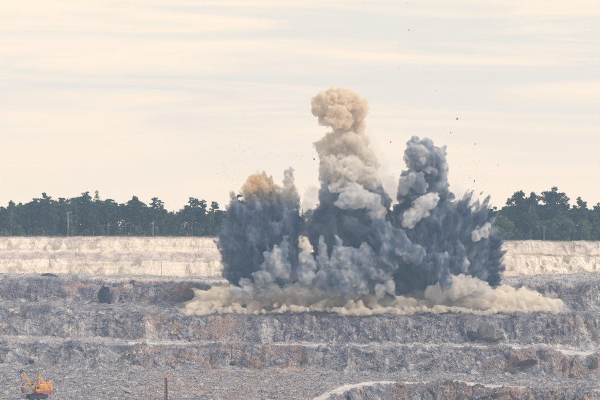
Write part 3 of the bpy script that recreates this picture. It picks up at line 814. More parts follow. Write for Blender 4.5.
def make_tree(kind, seed):
    """returns trunk mesh and crown mesh of a tree 1 unit = 1 m, its own height H"""
    rng = np.random.default_rng(seed); tb, cl = [], []
    if kind == 'pine':
        H = 20.0; bend = rng.normal(0, 0.35, 2)
        pts = [(bend[0] * (t ** 2), bend[1] * t, H * t * 0.97) for t in np.linspace(0, 1, 7)]
        tb.append(tube(pts, np.linspace(0.27, 0.05, 7)))
        base = rng.uniform(0.42, 0.55)
        n = 24
        for i in range(n):
            t = base + (0.99 - base) * (i / (n - 1)) ** 0.9
            an = rng.uniform(0, 6.28); ln_ = (0.5 + 2.9 * math.sin(min(1, (1.03 - t) / (1.03 - base)) * 2.2) ** 0.8) * rng.uniform(0.55, 1.15)
            st = np.array([bend[0] * t * t, bend[1] * t, H * t * 0.97])
            en = st + [math.cos(an) * ln_, math.sin(an) * ln_, rng.uniform(0.1, 0.9)]
            tb.append(tube([st, en], [0.07, 0.025], 4))
            cl.append((en, (rng.uniform(0.7, 1.35), rng.uniform(0.7, 1.35), rng.uniform(0.4, 0.75))))
            if ln_ > 1.6: cl.append((st * 0.45 + en * 0.55 + [0, 0, 0.2], (0.8, 0.8, 0.4)))
        cl.append(((bend[0], bend[1], H * 0.98), (0.5, 0.5, 0.6)))
        lv = leaves(cl, rng, 0.66, 80)
    elif kind == 'spruce':
        H = 20.0
        tb.append(tube([(0, 0, H * t) for t in (0, .5, 1)], [0.25, 0.14, 0.03]))
        for i in range(46):
            t = 0.14 + 0.85 * i / 45; R = 2.7 * (1.02 - t) ** 0.85 + 0.15
            an = i * 2.4 + rng.uniform(-.4, .4); q = R * rng.uniform(0.55, 1.0)
            st = np.array([0, 0, H * t]); en = st + [math.cos(an) * q, math.sin(an) * q, -0.25 * q]
            tb.append(tube([st, en], [0.05, 0.02], 4)); cl.append(((st + en) / 2 + (en - st) * 0.2, (0.25 + q * 0.42, 0.25 + q * 0.42, 0.4)))
        lv = leaves(cl, rng, 0.55, 55)
    elif kind == 'birch':
        H = 18.0; bend = rng.normal(0, 0.5, 2)
        pts = [(bend[0] * t * t, bend[1] * t * t, H * t * 0.95) for t in np.linspace(0, 1, 7)]
        tb.append(tube(pts, np.linspace(0.2, 0.04, 7)))
        for i in range(46):
            t = rng.uniform(0.2, 0.97); R = 2.5 * math.sin(min(1, (1.02 - t) / 0.7) * 2.3) ** 0.7 * rng.uniform(0.5, 1.05)
            an = rng.uniform(0, 6.28)
            st = np.array([bend[0] * t * t, bend[1] * t * t, H * t * 0.95 - R * 0.4]); en = st + [math.cos(an) * R, math.sin(an) * R, R * 0.6]
            tb.append(tube([st, en], [0.05, 0.02], 4))
            cl.append((en + [0, 0, -0.3], (rng.uniform(0.6, 1.15), rng.uniform(0.6, 1.15), rng.uniform(0.8, 1.5))))
        lv = leaves(cl, rng, 0.6, 75)
    elif kind == 'oak':
        H = 20.0
        tb.append(tube([(0, 0, 0), (0.2, 0, 5), (0, 0.2, 10), (0.2, 0, 15)], [0.55, 0.42, 0.28, 0.08], 7))
        for i in range(38):
            el = rng.uniform(-0.35, 1.5); an = rng.uniform(0, 6.28); q = rng.uniform(0.45, 1.0)
            c = np.array([math.cos(an) * math.cos(el) * 6.2 * q, math.sin(an) * math.cos(el) * 6.2 * q, 11.8 + math.sin(el) * 7.2 * q])
            st = np.array([0.1, 0, max(4, c[2] - 5 * q - 1)])
            tb.append(tube([st, (st + c) / 2 + [0, 0, 0.3], c], [0.16, 0.1, 0.03], 4))
            cl.append((c, (rng.uniform(1.0, 1.9), rng.uniform(1.0, 1.9), rng.uniform(0.7, 1.3))))
        lv = leaves(cl, rng, 0.66, 75)
    else:
        H = 8.0
        for i in range(7):
            an = rng.uniform(0, 6.28); R = rng.uniform(0.4, 1.9); h = rng.uniform(4.5, 7.4)
            tb.append(tube([(0.2 * math.cos(an), 0.2 * math.sin(an), 0), (R * 0.6 * math.cos(an), R * 0.6 * math.sin(an), h * 0.5), (R * math.cos(an), R * math.sin(an), h)], [0.09, 0.06, 0.02], 4))
        for i in range(30):
            an = rng.uniform(0, 6.28); h = rng.uniform(0.6, 7.2); R = 2.7 * math.sqrt(max(0.05, 1 - ((h - 3.2) / 4.9) ** 2)) * rng.uniform(0.2, 1.0)
            cl.append(((R * math.cos(an), R * math.sin(an), h), (rng.uniform(0.6, 1.1), rng.uniform(0.6, 1.1), rng.uniform(0.6, 1.0))))
        lv = leaves(cl, rng, 0.55, 85)
    bark = M_bbark if kind == 'birch' else M_bark
    lm = dict(pine=M_pine, spruce=M_pine, birch=M_birch, oak=M_oak, bush=M_bush)[kind]
    tm = np_mesh(kind + "_trunk", *join(tb), mat=bark); cm = np_mesh(kind + "_crown", *lv, mat=lm)
    # real top of the crown, so that a tree can be given its height
    top = float(lv[0][:, 2].max())
    return tm, cm, top

PROTO = {k: [make_tree(k, 100 + 17 * i + 7 * j) for i in range(n)] for j, (k, n) in enumerate((('pine', 6), ('spruce', 2), ('birch', 4), ('oak', 3), ('bush', 4)))}
def plain_z(px, d):
    r = np.interp(px, pxs, rim_r); dd = np.interp(px, pxs, rim_d)
    return -(r - HZ) * dd / F + 0.25
KINDNAME = dict(pine="pine_tree", spruce="spruce_tree", birch="birch_tree", oak="broadleaf_tree", bush="willow_bush")
KINDCAT = dict(pine="tree", spruce="tree", birch="tree", oak="tree", bush="bush")
def put_tree(kind, px, d, height, label, group=None, wid=1.0, var=None, rz=None):
    P = PROTO[kind]; tm, cm, top = P[(random.randrange(len(P)) if var is None else var) % len(P)]
    e = bpy.data.objects.new(KINDNAME[kind], None); col.objects.link(e)
    e.location = ((px - 300) * d / F, d, plain_z(px, d) - 0.1)
    s = height / top
    e.scale = (s * wid, s * wid, s); e.rotation_euler = (0, 0, random.uniform(0, 6.28) if rz is None else rz)
    tag(e, label, KINDCAT[kind], group)
    link("stems" if kind == 'bush' else "trunk", tm, e); link("foliage" if kind == 'bush' else "crown", cm, e)
    return e
def h_for(px, row, d):
    return -(row - HZ) * d / F - plain_z(px, d)

# trees that stand out on the skyline
SK = [
    (45, 192, 'pine', 966, 1.0, "pine rising above its neighbours in the left wood, behind the pale post"),
    (97, 190, 'spruce', 970, 1.7, "tallest dark conifer of the left wood, above the tall pale birch"),
    (87, 191, 'pine', 972, 0.9, "thin-topped tall pine just left of the tallest conifer"),
    (97, 203, 'birch', 963, 1.1, "tall birch with a long pale trunk in the left wood's front edge"),
    (11, 200, 'birch', 963, 1.0, "birch with a white trunk near the photo's left edge"),
    (52, 206, 'birch', 964, 1.0, "slim birch with a pale trunk left of the wood's grey post"),
    (135, 195, 'oak', 975, 0.62, "round-topped broad tree beside the gap in the left wood"),
    (157, 197, 'pine', 968, 1.15, "lone dark pine standing above the low birches right of the gap"),
    (192, 197, 'pine', 968, 1.15, "ragged flat-topped pine in the clump nearest the smoke on the left"),
    (201, 199, 'pine', 971, 1.0, "dark pine leaning against the ragged flat-topped pine"),
    (214, 201, 'pine', 969, 0.9, "small single pine standing left of the smoke's edge"),
    (237, 194, 'pine', 972, 1.1, "pine half hidden by the left edge of the dark smoke"),
    (519, 190, 'oak', 972, 1.0, "broad dark tree with twin crown right of the smoke"),
    (533, 191, 'oak', 975, 0.62, "dark tree with a notched top between the two broad ones on the right"),
    (555, 186, 'oak', 971, 1.05, "largest domed tree on the right with sky through its crown"),
    (578, 196, 'pine', 970, 0.8, "thin pine right of the largest domed tree"),
    (585, 201, 'pine', 974, 0.9, "short pine second from the domed tree on its right"),
    (599, 202, 'oak', 976, 0.7, "dark rounded tree cut by the photo's right edge"),
    (493, 206, 'pine', 972, 0.9, "small pine just right of the smoke's dark rays"),
    (485, 205, 'birch', 974, 1.0, "low tree peeping out beside the smoke's dark rays"),
]
for i, (px, row, k, d, w, lab) in enumerate(SK):
    put_tree(k, px, d, h_for(px, row, d), lab, None, w, var=i)
# the wood itself
SKY = np.array([(-140, 203), (-60, 200), (0, 203), (20, 200), (30, 198), (45, 196), (60, 198), (66, 195), (80, 195), (90, 196), (105, 199), (112, 198), (122, 203), (130, 200), (140, 200), (150, 206), (165, 207), (178, 211), (190, 204), (202, 204), (208, 208), (222, 210), (235, 206), (250, 205), (470, 208), (500, 208), (510, 203), (530, 202), (545, 203), (560, 203), (573, 206), (590, 208), (600, 206), (740, 203)], float)
def side(px): return "left" if px < 330 else "right"
LAB = {
    ('pine', 'left'): "dark pine among the close-standing trees of the left wood",
    ('birch', 'left'): "light green birch in the close-standing left wood",
    ('spruce', 'left'): "pointed spruce among the trees of the left wood",
    ('pine', 'right'): "dark pine in the wood right of the smoke",
    ('birch', 'right'): "light green birch in the wood right of the smoke",
    ('oak', 'right'): "dark broadleaf tree filling the wood right of the smoke",
    ('bush', 'right'): "pale green willow bush below the trees right of the smoke",
    ('bush', 'left'): "low bush at the foot of the left wood",
}
rt = random.Random(3)
front_n = {}
ORD = "first second third fourth fifth sixth seventh eighth ninth tenth eleventh twelfth thirteenth fourteenth fifteenth sixteenth seventeenth eighteenth".split()
MARKS = [(0, 68, "the photo's left edge"), (68, 153, "the crossarm pole"), (153, 232, "the thin grey post"), (482, 544, "the smoke"), (544, 600, "the pale post")]
def front_label(x, what, noun):
    for a, b, mark in MARKS:
        if a <= x < b:
            k = (what, a); front_n[k] = front_n.get(k, 0) + 1
            if front_n[k] > len(ORD): return None
            return "%s, %s %s right of %s" % (noun, ORD[front_n[k] - 1], "in front row" if what == "front" else "bush", mark)
    return None
for d0, step, lo_, hi_ in ((966, 7.5, 0.88, 1.0), (976, 8, 0.86, 1.0), (990, 8.5, 0.84, 0.98), (1008, 9, 0.85, 0.98)):
    x = -128.0
    while x < 728:
        x += step * rt.uniform(0.6, 1.4)
        if 262 < x < 468 and d0 != 976: continue
        if d0 > 980 and 240 < x < 480: continue
        top = np.interp(x, SKY[:, 0], SKY[:, 1]); d = d0 + rt.uniform(-3, 5)
        H = h_for(x, top, d) * rt.uniform(lo_ + .02, hi_ + .02)
        sd = side(x)
        if sd == 'left':
            k = rt.choices(['pine', 'birch', 'spruce'], [0.40, 0.40, 0.20])[0]
        else:
            k = rt.choices(['pine', 'birch', 'oak'], [0.35, 0.35, 0.3])[0]
        if k == 'birch': H *= 0.93
        lab = LAB[(k, sd)]
        if d0 == 966 and 0 < x < 600:
            lab = front_label(x, "front", dict(pine="dark pine", birch="light green birch", spruce="pointed spruce", oak="dark broadleaf tree")[k]) or lab
        put_tree(k, x, d, H, lab, "trees of the " + sd + " wood", rt.uniform(1.0, 1.5) * (0.7 if k == 'oak' else 1.0))
x = -128.0
while x < 728:                        # the bushy edge of the wood
    sd = side(x)
    x += rt.uniform(4.5, 9) if sd == 'right' else rt.uniform(9, 20)
    if 262 < x < 468: continue
    d = 959 + rt.uniform(-2, 3)
    h = rt.uniform(3.2, 6) if sd == 'left' else (rt.uniform(8, 13) if rt.random() < 0.7 else rt.uniform(3, 5))
    lab = LAB[('bush', sd)]
    if 0 < x < 600:
        lab = front_label(x, "bush", "tall pale green willow bush" if h > 6.2 else "low green bush") or lab
    put_tree('bush', x, d, h, lab, "bushes at the edge of the " + sd + " wood", rt.uniform(0.9, 1.25))

# brushwood between the trunks: nobody could count it
cl = []
for i in range(3200):
    px = rt.uniform(-135, 735); d = rt.uniform(972, 1040)
    z = plain_z(px, d) + rt.uniform(0.3, 12.0) * rt.random() ** 0.5
    cl.append((((px - 300) * d / F, d, z), (rt.uniform(1, 2.2), rt.uniform(1, 2.2), rt.uniform(0.8, 1.8))))
v, f = leaves(cl, np.random.default_rng(4), 0.95, 13)
tag(link("brushwood", np_mesh("brushwood", v, f, M_brush)), "dark brushwood filling the wood between the trunks", "brushwood", kind='stuff')
# grass tufts along the rim
cl = []
for i in range(2600):
    px = rt.uniform(-130, 730); d = rt.uniform(912, 960)
    g = ground_at(px, 1, (962 - d) / 57)
    cl.append(((g[0], g[1], g[2] + 0.12), (0.5, 0.5, rt.uniform(0.12, 0.32))))
v, f = leaves(cl, np.random.default_rng(5), 0.36, 26)
M_dry = leaf_mat("dry_grass", (0.14, 0.14, 0.075), (0.34, 0.29, 0.18), 0.2)
tag(link("dry_grass", np_mesh("dry_grass", v, f, M_dry)), "dry grass tufts on the plain along the rim", "grass", kind='stuff')

# ------------------------------------------------------------------ rocks
def rock_mesh(name, seed, mat, sub=1, rough=0.28, flat=(1, 1, 1), cuts=7, craggy=0.0):
    rng = np.random.default_rng(seed); v, f = (ICO1 if sub == 1 else ICO2 if sub == 2 else ICO3 if sub == 3 else ico(5))
    v = v * (1 + rough * 0.5 * vnoise(v * 1.7 + seed, seed))[:, None]
    for d in rand_dirs(cuts, rng):                       # cleaved sides
        h = rng.uniform(0.45, 0.8); k = v @ d
        v = v - np.where(k > h, k - h, 0)[:, None] * d
    if craggy:
        u = v / np.linalg.norm(v, axis=1, keepdims=True)
        a, b = np.arctan2(u[:, 1], u[:, 0]) * 1.6, v[:, 2] * 1.6
        v = v + u * (craggy * (facets(a, b, 0.75, seed, .9) + .6 * facets(a, b, 0.33, seed + 9, .9) + .4 * facets(a, b, 0.15, seed + 19, .9)))[:, None]
    return np_mesh(name, v * np.array(flat), f, mat)
ROCKS = [rock_mesh("boulder", 200 + i, M_boulder, 2) for i in range(7)]
FRAG = [rock_mesh("fragment", 300 + i, M_dark_rock, 1) for i in range(5)]

def place_rock(name, me, p, s, label, cat, group=None, sink=0.25, rot=None, sc3=(1, 1, 1)):
    o = link(name, me); o.location = (p[0], p[1], p[2] + s * sc3[2] * (1 - 2 * sink) * 0.75)
    o.scale = (s * sc3[0], s * sc3[1], s * sc3[2])
    o.rotation_euler = rot or (random.uniform(-.4, .4), random.uniform(-.4, .4), random.uniform(0, 6.28))
    return tag(o, label, cat, group)
# outcrops and boulders one can point to
big_rocks = [
    ("rock_outcrop", 104, 303, 3.2, (0.8, 0.8, 1.75), M_dark_rock, "dark upright wedge standing for a shadowed cleft in the rusty upper face, left of the grey rock"),  # shadowed cleft, its shade built as a dark solid
    ("rock_outcrop", 111.5, 302, 2.9, (0.85, 0.9, 1.35), M_boulder, "grey rounded rock against the dark wedge of the shadowed cleft in the upper face"),
    ("rock_outcrop", 489, 337, 4.6, (1.55, 1.0, 0.85), M_pale_rock, "broad pale flat-topped outcrop in the middle face right of centre"),
    ("rock_outcrop", 473, 338, 2.7, (0.9, 0.9, 1.05), M_dark_rock, "dark block standing for the shaded hollow at the left foot of the broad pale outcrop"),  # shade of the hollow beside the outcrop, put in as a dark block
    ("rock_outcrop", 526, 362, 4.0, (1.45, 1.0, 1.05), M_red_rock, "large rusty triangular outcrop in the lower face on the right"),
    ("rock_outcrop", 578, 377, 3.2, (1.4, 1.0, 0.95), M_red_rock, "rounded rusty knob near the right edge above the ramp road"),
    ("rock_outcrop", 188, 297, 2.8, (1.1, 1.0, 1.1), M_brown_rock, "dark rusty block just left of the tan dust's tip"),
    ("boulder", 128, 393, 1.5, (1.6, 1.0, 0.6), M_pale_rock, "pale angular slab lying in the rubble between shovel and mast"),
    ("boulder", 76, 383, 0.9, (1.3, 1, .8), M_pale_rock, "small pale block in the rubble right of the shovel"),
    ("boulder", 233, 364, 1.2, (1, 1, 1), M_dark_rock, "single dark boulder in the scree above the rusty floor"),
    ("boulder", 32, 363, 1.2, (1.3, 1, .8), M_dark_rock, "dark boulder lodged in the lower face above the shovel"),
]
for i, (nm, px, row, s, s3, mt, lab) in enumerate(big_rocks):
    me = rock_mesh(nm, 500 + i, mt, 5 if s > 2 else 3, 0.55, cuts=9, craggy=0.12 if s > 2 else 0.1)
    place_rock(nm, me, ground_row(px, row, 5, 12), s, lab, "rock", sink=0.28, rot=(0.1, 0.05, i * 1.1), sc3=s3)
rb = random.Random(8)
for zone, n, pa, pb, sg, lab in (
        ("floor", 45, -20, 330, (11, 0.1, 0.98), "grey boulder in the rubble of the quarry floor"),
        ("haul", 26, -20, 620, (10, 0.75, 1.0), "boulder fallen to the foot of the lower rock face"),
        ("mid", 26, -20, 620, (8, 0.8, 1.0), "boulder fallen to the foot of the middle rock face"),
        ("ramp", 24, 330, 600, (11, 0.05, 0.75), "boulder strewn behind the ramp road")):
    for i in range(n):
        g = ground_at(rb.uniform(pa, pb), sg[0], rb.uniform(sg[1], sg[2]))
        place_rock("boulder", ROCKS[rb.randrange(len(ROCKS))], g, rb.uniform(0.4, 0.75) if rb.random() < .85 else rb.uniform(0.75, 1.1), lab, "boulder", "boulders: " + zone, sc3=(rb.uniform(.9, 1.4), 1, rb.uniform(.6, 1)))
# a dark heap on the upper bench
def heap(name, px, row, d, wx, h, mat, label):
    rng = np.random.default_rng(int(px)); n = 40; a = np.linspace(-1, 1, n); X, Y = np.meshgrid(a, a)
    R = np.sqrt(X ** 2 + Y ** 2)
    Z = np.clip(1 - R ** 2, 0, 1) ** 1.2 * h * 0.8 * (1 + 0.15 * fbm2(X.ravel() * 4, Y.ravel() * 4, 3, 3).reshape(n, n)) - 0.3
    v = np.stack([X.ravel() * wx, Y.ravel() * wx * 0.6, Z.ravel()], 1)
    i = np.arange(n * n).reshape(n, n); q = np.stack([i[:-1, :-1], i[:-1, 1:], i[1:, 1:], i[1:, :-1]], 2).reshape(-1, 4)
    o = link(name, np_mesh(name, v, q, mat)); g = W(px, row, d); o.location = g
    return tag(o, label, "heap")
g = ground_row(48, 276.5, 5, 5)
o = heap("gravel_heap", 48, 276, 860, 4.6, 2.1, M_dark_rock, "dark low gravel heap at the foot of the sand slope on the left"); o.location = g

# rubble: loose stones past counting
def rubble(name, label, spots, smin, smax, seed):
    rng = np.random.default_rng(seed); n = len(spots)
    bm = bmesh.new(); bmesh.ops.create_icosphere(bm, subdivisions=1, radius=1)
    bm.free()
    bv = np.array([(0, 0, 1), (0.95, 0, .1), (0.2, 0.9, 0), (-0.85, 0.5, .15), (-0.7, -0.65, 0), (0.35, -0.95, .1), (0, 0, -0.8)], float)
    bf = np.array([(0, 1, 2), (0, 2, 3), (0, 3, 4), (0, 4, 5), (0, 5, 1), (6, 2, 1), (6, 3, 2), (6, 4, 3), (6, 5, 4), (6, 1, 5)])
    s = smin * (smax / smin) ** (rng.random(n) ** 2.2)
    v = bv[None] * (1 + rng.uniform(-.35, .35, (n, 7, 1))) * (s[:, None] * rng.uniform(0.6, 1.3, (n, 3)))[:, None, :]
    a = rng.uniform(0, 6.28, n); ca, sa = np.cos(a), np.sin(a)
    v = np.stack([v[:, :, 0] * ca[:, None] - v[:, :, 1] * sa[:, None], v[:, :, 0] * sa[:, None] + v[:, :, 1] * ca[:, None], v[:, :, 2]], 2)
    v = v + spots[:, None, :] + np.array([0, 0, 0.12])
    f = bf[None] + (np.arange(n) * 7)[:, None, None]
    o = link(name, np_mesh(name, v.reshape(-1, 3), f.reshape(-1, 3), M_boulder))
    return tag(o, label, "rubble", kind='stuff')
def scatter(n, s, t0, t1, pa, pb, seed):
    rng = np.random.default_rng(seed)
    c = ((rng.uniform(pa, pb, n) - PX0) / (PX1 - PX0) * (NC - 1)).astype(int)
    r = (sum(nseg[:s]) + rng.uniform(t0, t1, n) * nseg[s]).astype(int)
    ok = road[r, c] < 0.5
    return V[r, c][ok] + rng.normal(0, 0.15, (ok.sum(), 3)) * [1, 1, 0]
rubble("rubble", "loose grey rubble covering the quarry floor", np.concatenate([scatter(15000, 11, 0.05, 1, -60, 330, 1), scatter(4500, 11, 0, 1, 330, 660, 2)]), 0.12, 0.5, 11)
rubble("scree", "broken stones at the foot of the lower rock face", np.concatenate([scatter(4500, 10, 0.45, 1, -60, 660, 3), scatter(1500, 12, 0, .6, 330, 660, 9)]), 0.12, 0.45, 12)
rubble("scree", "broken stones at the foot of the middle rock face", np.concatenate([scatter(5000, 8, 0.5, 1, -60, 660, 4), scatter(2200, 9, 0, 1, -60, 660, 5)]), 0.12, 0.45, 13)
rubble("scree", "broken stones on the blast bench and upper bench", np.concatenate([scatter(4500, 7, 0, 1, -60, 660, 6), scatter(2500, 6, .5, 1, -60, 660, 7), scatter(1500, 5, 0, 1, -60, 660, 8)]), 0.12, 0.45, 14)

# fragments thrown up by the blast
rf = random.Random(21)
def frag(px, row, s, label, group, dd=0):
    o = link("rock_fragment", FRAG[rf.randrange(5)]); o.location = W(px, row, SD + dd)
    s *= 0.8
    o.scale = (s * rf.uniform(.8, 1.4), s, s * rf.uniform(.6, 1)); o.rotation_euler = (rf.uniform(0, 6), rf.uniform(0, 6), 0)
    tag(o, label, "rock", group)
for px, row, s, lab in ((457, 119, .62, "largest dark fragment high in the sky right of the plumes"), (450.5, 132.5, .42, "dark fragment just below the largest one right of the plumes"),
                        (475, 144, .4, "single fragment low right of the two high dark ones"), (390.5, 142, .42, "lone fragment in the sky between the tallest and right plumes"),
                        (314, 159, .55, "dark fragment close to the left side of the tallest plume"), (474.5, 181, .5, "dark fragment just above the smoke's upright ray"),
                        (407, 2.5, .3, "fragment at the top edge of the picture"), (409, 30, .34, "fragment highest but one in the sky"),
                        (398, 69, .26, "small fragment halfway up the sky right of the tan head"), (436, 91, .3, "small fragment above the right plume, left of the largest"),
                        (470, 178, .32, "small fragment beside the dark one over the ray"), (498, 165, .26, "outlying fragment farthest right in the sky")):
    frag(px, row, s, lab, None)
for n, cx, cy, sx, sy, lab, grp in ((120, 234, 156, 16, 20, "tiny fragment of the spray over the left plume", "spray over the left plume"),
                                    (60, 470, 175, 9, 12, "tiny fragment of the spray over the right plume", "spray over the right plume"),
                                    (26, 300, 145, 14, 22, "tiny fragment flying left of the tallest plume", "fragments left of the tallest plume"),
                                    (14, 452, 140, 22, 22, "tiny fragment scattered in the sky right of the plumes", "scattered fragments")):
    for i in range(n):
        frag(rf.gauss(cx, sx), rf.gauss(cy, sy), rf.uniform(0.07, 0.17), lab, grp, rf.uniform(-10, 10))

# ------------------------------------------------------------------ posts and mast
M_post = plain_mat("weathered_wood", (0.52, 0.50, 0.48), 0.9, 0.4, 3)
M_steel = plain_mat("dark_steel", (0.07, 0.075, 0.09), 0.6, 0.4, 2)
M_rust = plain_mat("rusty_paint", (0.34, 0.13, 0.08), 0.75, 0.5, 1.2, dirt=(0.10, 0.055, 0.05))
M_orng = plain_mat("orange_paint", (0.72, 0.26, 0.10), 0.55, 0.35, 1.5)
def box(c, s, rot=None):
    v = np.array([(x, y, z) for x in (-.5, .5) for y in (-.5, .5) for z in (-.5, .5)]) * np.array(s)
    if rot is not None: v = v @ np.array(Matrix.Rotation(rot[1], 3, rot[0]).transposed())
    f = np.array([(0, 1, 3, 2), (4, 6, 7, 5), (0, 4, 5, 1), (2, 3, 7, 6), (0, 2, 6, 4), (1, 5, 7, 3)])
    return v + np.array(c), f
def closed_tube(a, b, r0, r1, sides=8):
    v, f = tube([a, b], [r0, r1], sides)
    fs = [tuple(q) for q in f]
    return v, np.array(fs)
def empty(name, loc, label, cat, group=None, rz=0):
    e = bpy.data.objects.new(name, None); col.objects.link(e); e.location = loc; e.rotation_euler = (0, 0, rz)
    return tag(e, label, cat, group)
def post(px, top, base, d, r, label, arm=False, kind="marker_post"):
    b = W(px, base, d); t = W(px, top, d); h = t[2] - b[2]
    e = empty(kind, b, label, "post")
    v = join([closed_tube((0, 0, -1), (0, 0, h), r, r * 0.75), box((0, 0, h + 0.02), (r * 1.4, r * 1.4, 0.08))])
    link("shaft", np_mesh("shaft", *v, mat=M_post), e)
    if arm:
        link("crossarm", np_mesh("crossarm", *box((0, -r, h - 0.6), (2.0, 0.14, 0.16)), mat=M_post), e)
        for s in (-.8, 0.8): link("insulator", np_mesh("insulator", *closed_tube((s, -r, h - 0.52), (s, -r, h - 0.2), 0.09, 0.05), mat=M_post), e)
    return e
def zrow(px, d): return HZ - plain_z(px, d) * F / d
post(68, 212, zrow(68, 957), 957, 0.2, "tall grey pole with a crossarm before the left wood", True, "utility_pole")
post(153, 221, zrow(153, 955), 955, 0.16, "thin grey post before the wood below the lone pine")
post(544, 226, zrow(544, 953), 953, 0.18, "thin pale post before the bushes on the right rim")
g = ground_row(161.5, 277, 4, 5); post(161.5, 262, HZ - g[2] * F / g[1], g[1], 0.15, "slim pale pole at the foot of the sand slope")
g = ground_row(517, 316, 7, 8); post(517, 298, HZ - g[2] * F / g[1], g[1] - 4, 0.17, "slim pole standing in front of the right dust tongue")

g = ground_row(166, 404, 11, 11)
e = empty("drill_mast", g, "rusty lattice drill mast with an orange tip at the bottom edge", "mast", rz=0.3)
hm = -(375 - HZ) * g[1] / F - g[2]
for sx in (-.32, .32):
    for sy in (-.32, .32):
        link("leg", np_mesh("leg", *tube([(sx * 1.15, sy * 1.15, -0.5), (sx * .8, sy * .8, hm - 0.8)], [0.085, 0.075], 6), mat=M_rust), e)
k = 0; z = 0.0
while z < hm - 1.6:
    w = 0.33 - 0.07 * z / hm
    for q in range(4):
        c = [(-w, -w), (w, -w), (w, w), (-w, w)]
        a, b = c[q], c[(q + 1) % 4]
        if k % 2: a, b = b, a
        link("brace", np_mesh("brace", *tube([(a[0], a[1], z), (b[0], b[1], z + 0.9)], [0.045, 0.045], 4), mat=M_steel if k % 3 else M_rust), e)
    z += 0.9; k += 1
link("crown_block", np_mesh("crown_block", *join([box((0, 0, hm - 0.45), (0.78, 0.7, 0.7)), box((0, 0, hm - 0.05), (0.5, 0.5, 0.2))]), mat=M_orng), e)
link("drill_pipe", np_mesh("drill_pipe", *tube([(0, 0, -0.5), (0, 0, hm - 0.8)], [0.11, 0.11], 8), mat=M_steel), e)
link("rotary_head", np_mesh("rotary_head", *box((0, 0, hm * 0.42), (0.5, 0.5, 0.7)), mat=M_steel), e)

# ------------------------------------------------------------------ rope shovel
M_yel = plain_mat("yellow_paint", (0.80, 0.37, 0.05), 0.6, 0.25, 1.6, dirt=(0.40, 0.24, 0.12))
M_redp = plain_mat("red_paint", (0.55, 0.085, 0.10), 0.6, 0.3, 1.6, dirt=(0.30, 0.12, 0.10))
M_glass = plain_mat("cab_glass", (0.04, 0.05, 0.06), 0.12, 0.1, 1)
def bev(parts, name, mat, parent, w=0.05):
    me = np_mesh(name, *join(parts), mat=mat)
    bm = bmesh.new(); bm.from_mesh(me); bmesh.ops.remove_doubles(bm, verts=bm.verts, dist=1e-5)
    bmesh.ops.recalc_face_normals(bm, faces=bm.faces)
    bmesh.ops.bevel(bm, geom=list(bm.edges), offset=w, segments=1, affect='EDGES'); bm.to_mesh(me); bm.free()
    return link(name, me, parent)
g = ground_row(37, 399, 11, 11)
ex = empty("rope_shovel", (g[0], g[1], g[2] + 0.05), "yellow and red mining shovel with raised boom at lower left", "excavator", rz=math.radians(30))
def track(y):
    pts = [(math.cos(a) * 0.55 + (2.3 if math.cos(a) > 0 else -2.3), 0.58 + math.sin(a) * 0.55) for a in np.linspace(0, 2 * math.pi, 20, endpoint=False)]
    n = len(pts); v = [(p[0], y - .45, p[1]) for p in pts] + [(p[0], y + .45, p[1]) for p in pts]
    bm = bmesh.new(); bvs = [bm.verts.new(a) for a in v]
    for i in range(n): bm.faces.new((bvs[i], bvs[(i + 1) % n], bvs[n + (i + 1) % n], bvs[n + i]))
    bm.faces.new(bvs[:n][::-1]); bm.faces.new(bvs[n:])
    me = bpy.data.meshes.new("track"); bm.to_mesh(me); bm.free()
    t = link("track", me, ex, M_steel)
    for i in range(18):
        x = -2.6 + i * 5.2 / 17
        for z in (1.15, 0.03):
            link("track_shoe", np_mesh("track_shoe", *box((x, y, z), (0.2, 0.98, 0.1)), mat=M_steel), t)
    for x in (-2.3, -1.15, 0, 1.15, 2.3):
        link("wheel", np_mesh("wheel", *tube([(x, y - .5, .58), (x, y + .5, .58)], [.42, .42], 12), mat=M_steel), t)
track(-1.45); track(1.45)
bev([box((0, 0, 1.35), (2.6, 2.4, 0.5))], "turntable", M_steel, ex)
bev([box((1.9, 0, 1.88), (4.9, 3.3, 0.62))], "deck", M_redp, ex)
hs = bev([box((2.35, 0, 3.25), (4.0, 3.1, 2.1))], "machine_house", M_yel, ex, 0.18)
for x in (1.3, 3.5):
    for z in (2.75, 2.95, 3.15):
        link("louvre", np_mesh("louvre", *box((x, -1.565, z), (0.6, 0.04, 0.09)), mat=M_steel), hs)
link("door", np_mesh("door", *box((2.4, -1.565, 3.1), (0.75, 0.035, 1.6)), mat=M_yel), hs)
bev([box((2.5, 0, 4.45), (3.0, 2.3, 0.35))], "roof_housing", M_yel, ex, 0.12)
link("exhaust", np_mesh("exhaust", *tube([(3.3, .5, 4.5), (3.3, .5, 5.2)], [.12, .12], 8), mat=M_steel), ex)
cab = bev([box((-0.25, -1.1, 3.0), (1.2, 1.1, 1.7))], "cab", M_yel, ex, 0.06)
link("window", np_mesh("window", *box((-0.25, -1.665, 3.3), (0.85, 0.03, 0.75)), mat=M_glass), cab)
link("window", np_mesh("window", *box((-0.865, -1.1, 3.3), (0.03, 0.8, 0.75)), mat=M_glass), cab)
def beam(a, b, w0, w1, h0, h1):
    a, b = np.array(a, float), np.array(b, float); t = (b - a) / np.linalg.norm(b - a)
    s = np.array([0, 1.0, 0]); u = np.cross(s, t); u /= np.linalg.norm(u)
    v = [p + sx * s * w / 2 + sz * u * h / 2 for p, w, h in ((a, w0, h0), (b, w1, h1)) for sx in (-1, 1) for sz in (-1, 1)]
    return np.array(v), np.array([(0, 1, 3, 2), (4, 6, 7, 5), (0, 4, 5, 1), (2, 3, 7, 6), (0, 2, 6, 4), (1, 5, 7, 3)])
BT = np.array([-4.75, 0, 8.1]); BF = np.array([-0.5, 0, 1.9])
for s in (-.45, .45):
    link("boom", np_mesh("boom", *beam(BF + [0, s, 0], BT + [0, s * .7, 0], .22, .18, .55, .32), mat=M_yel), ex)
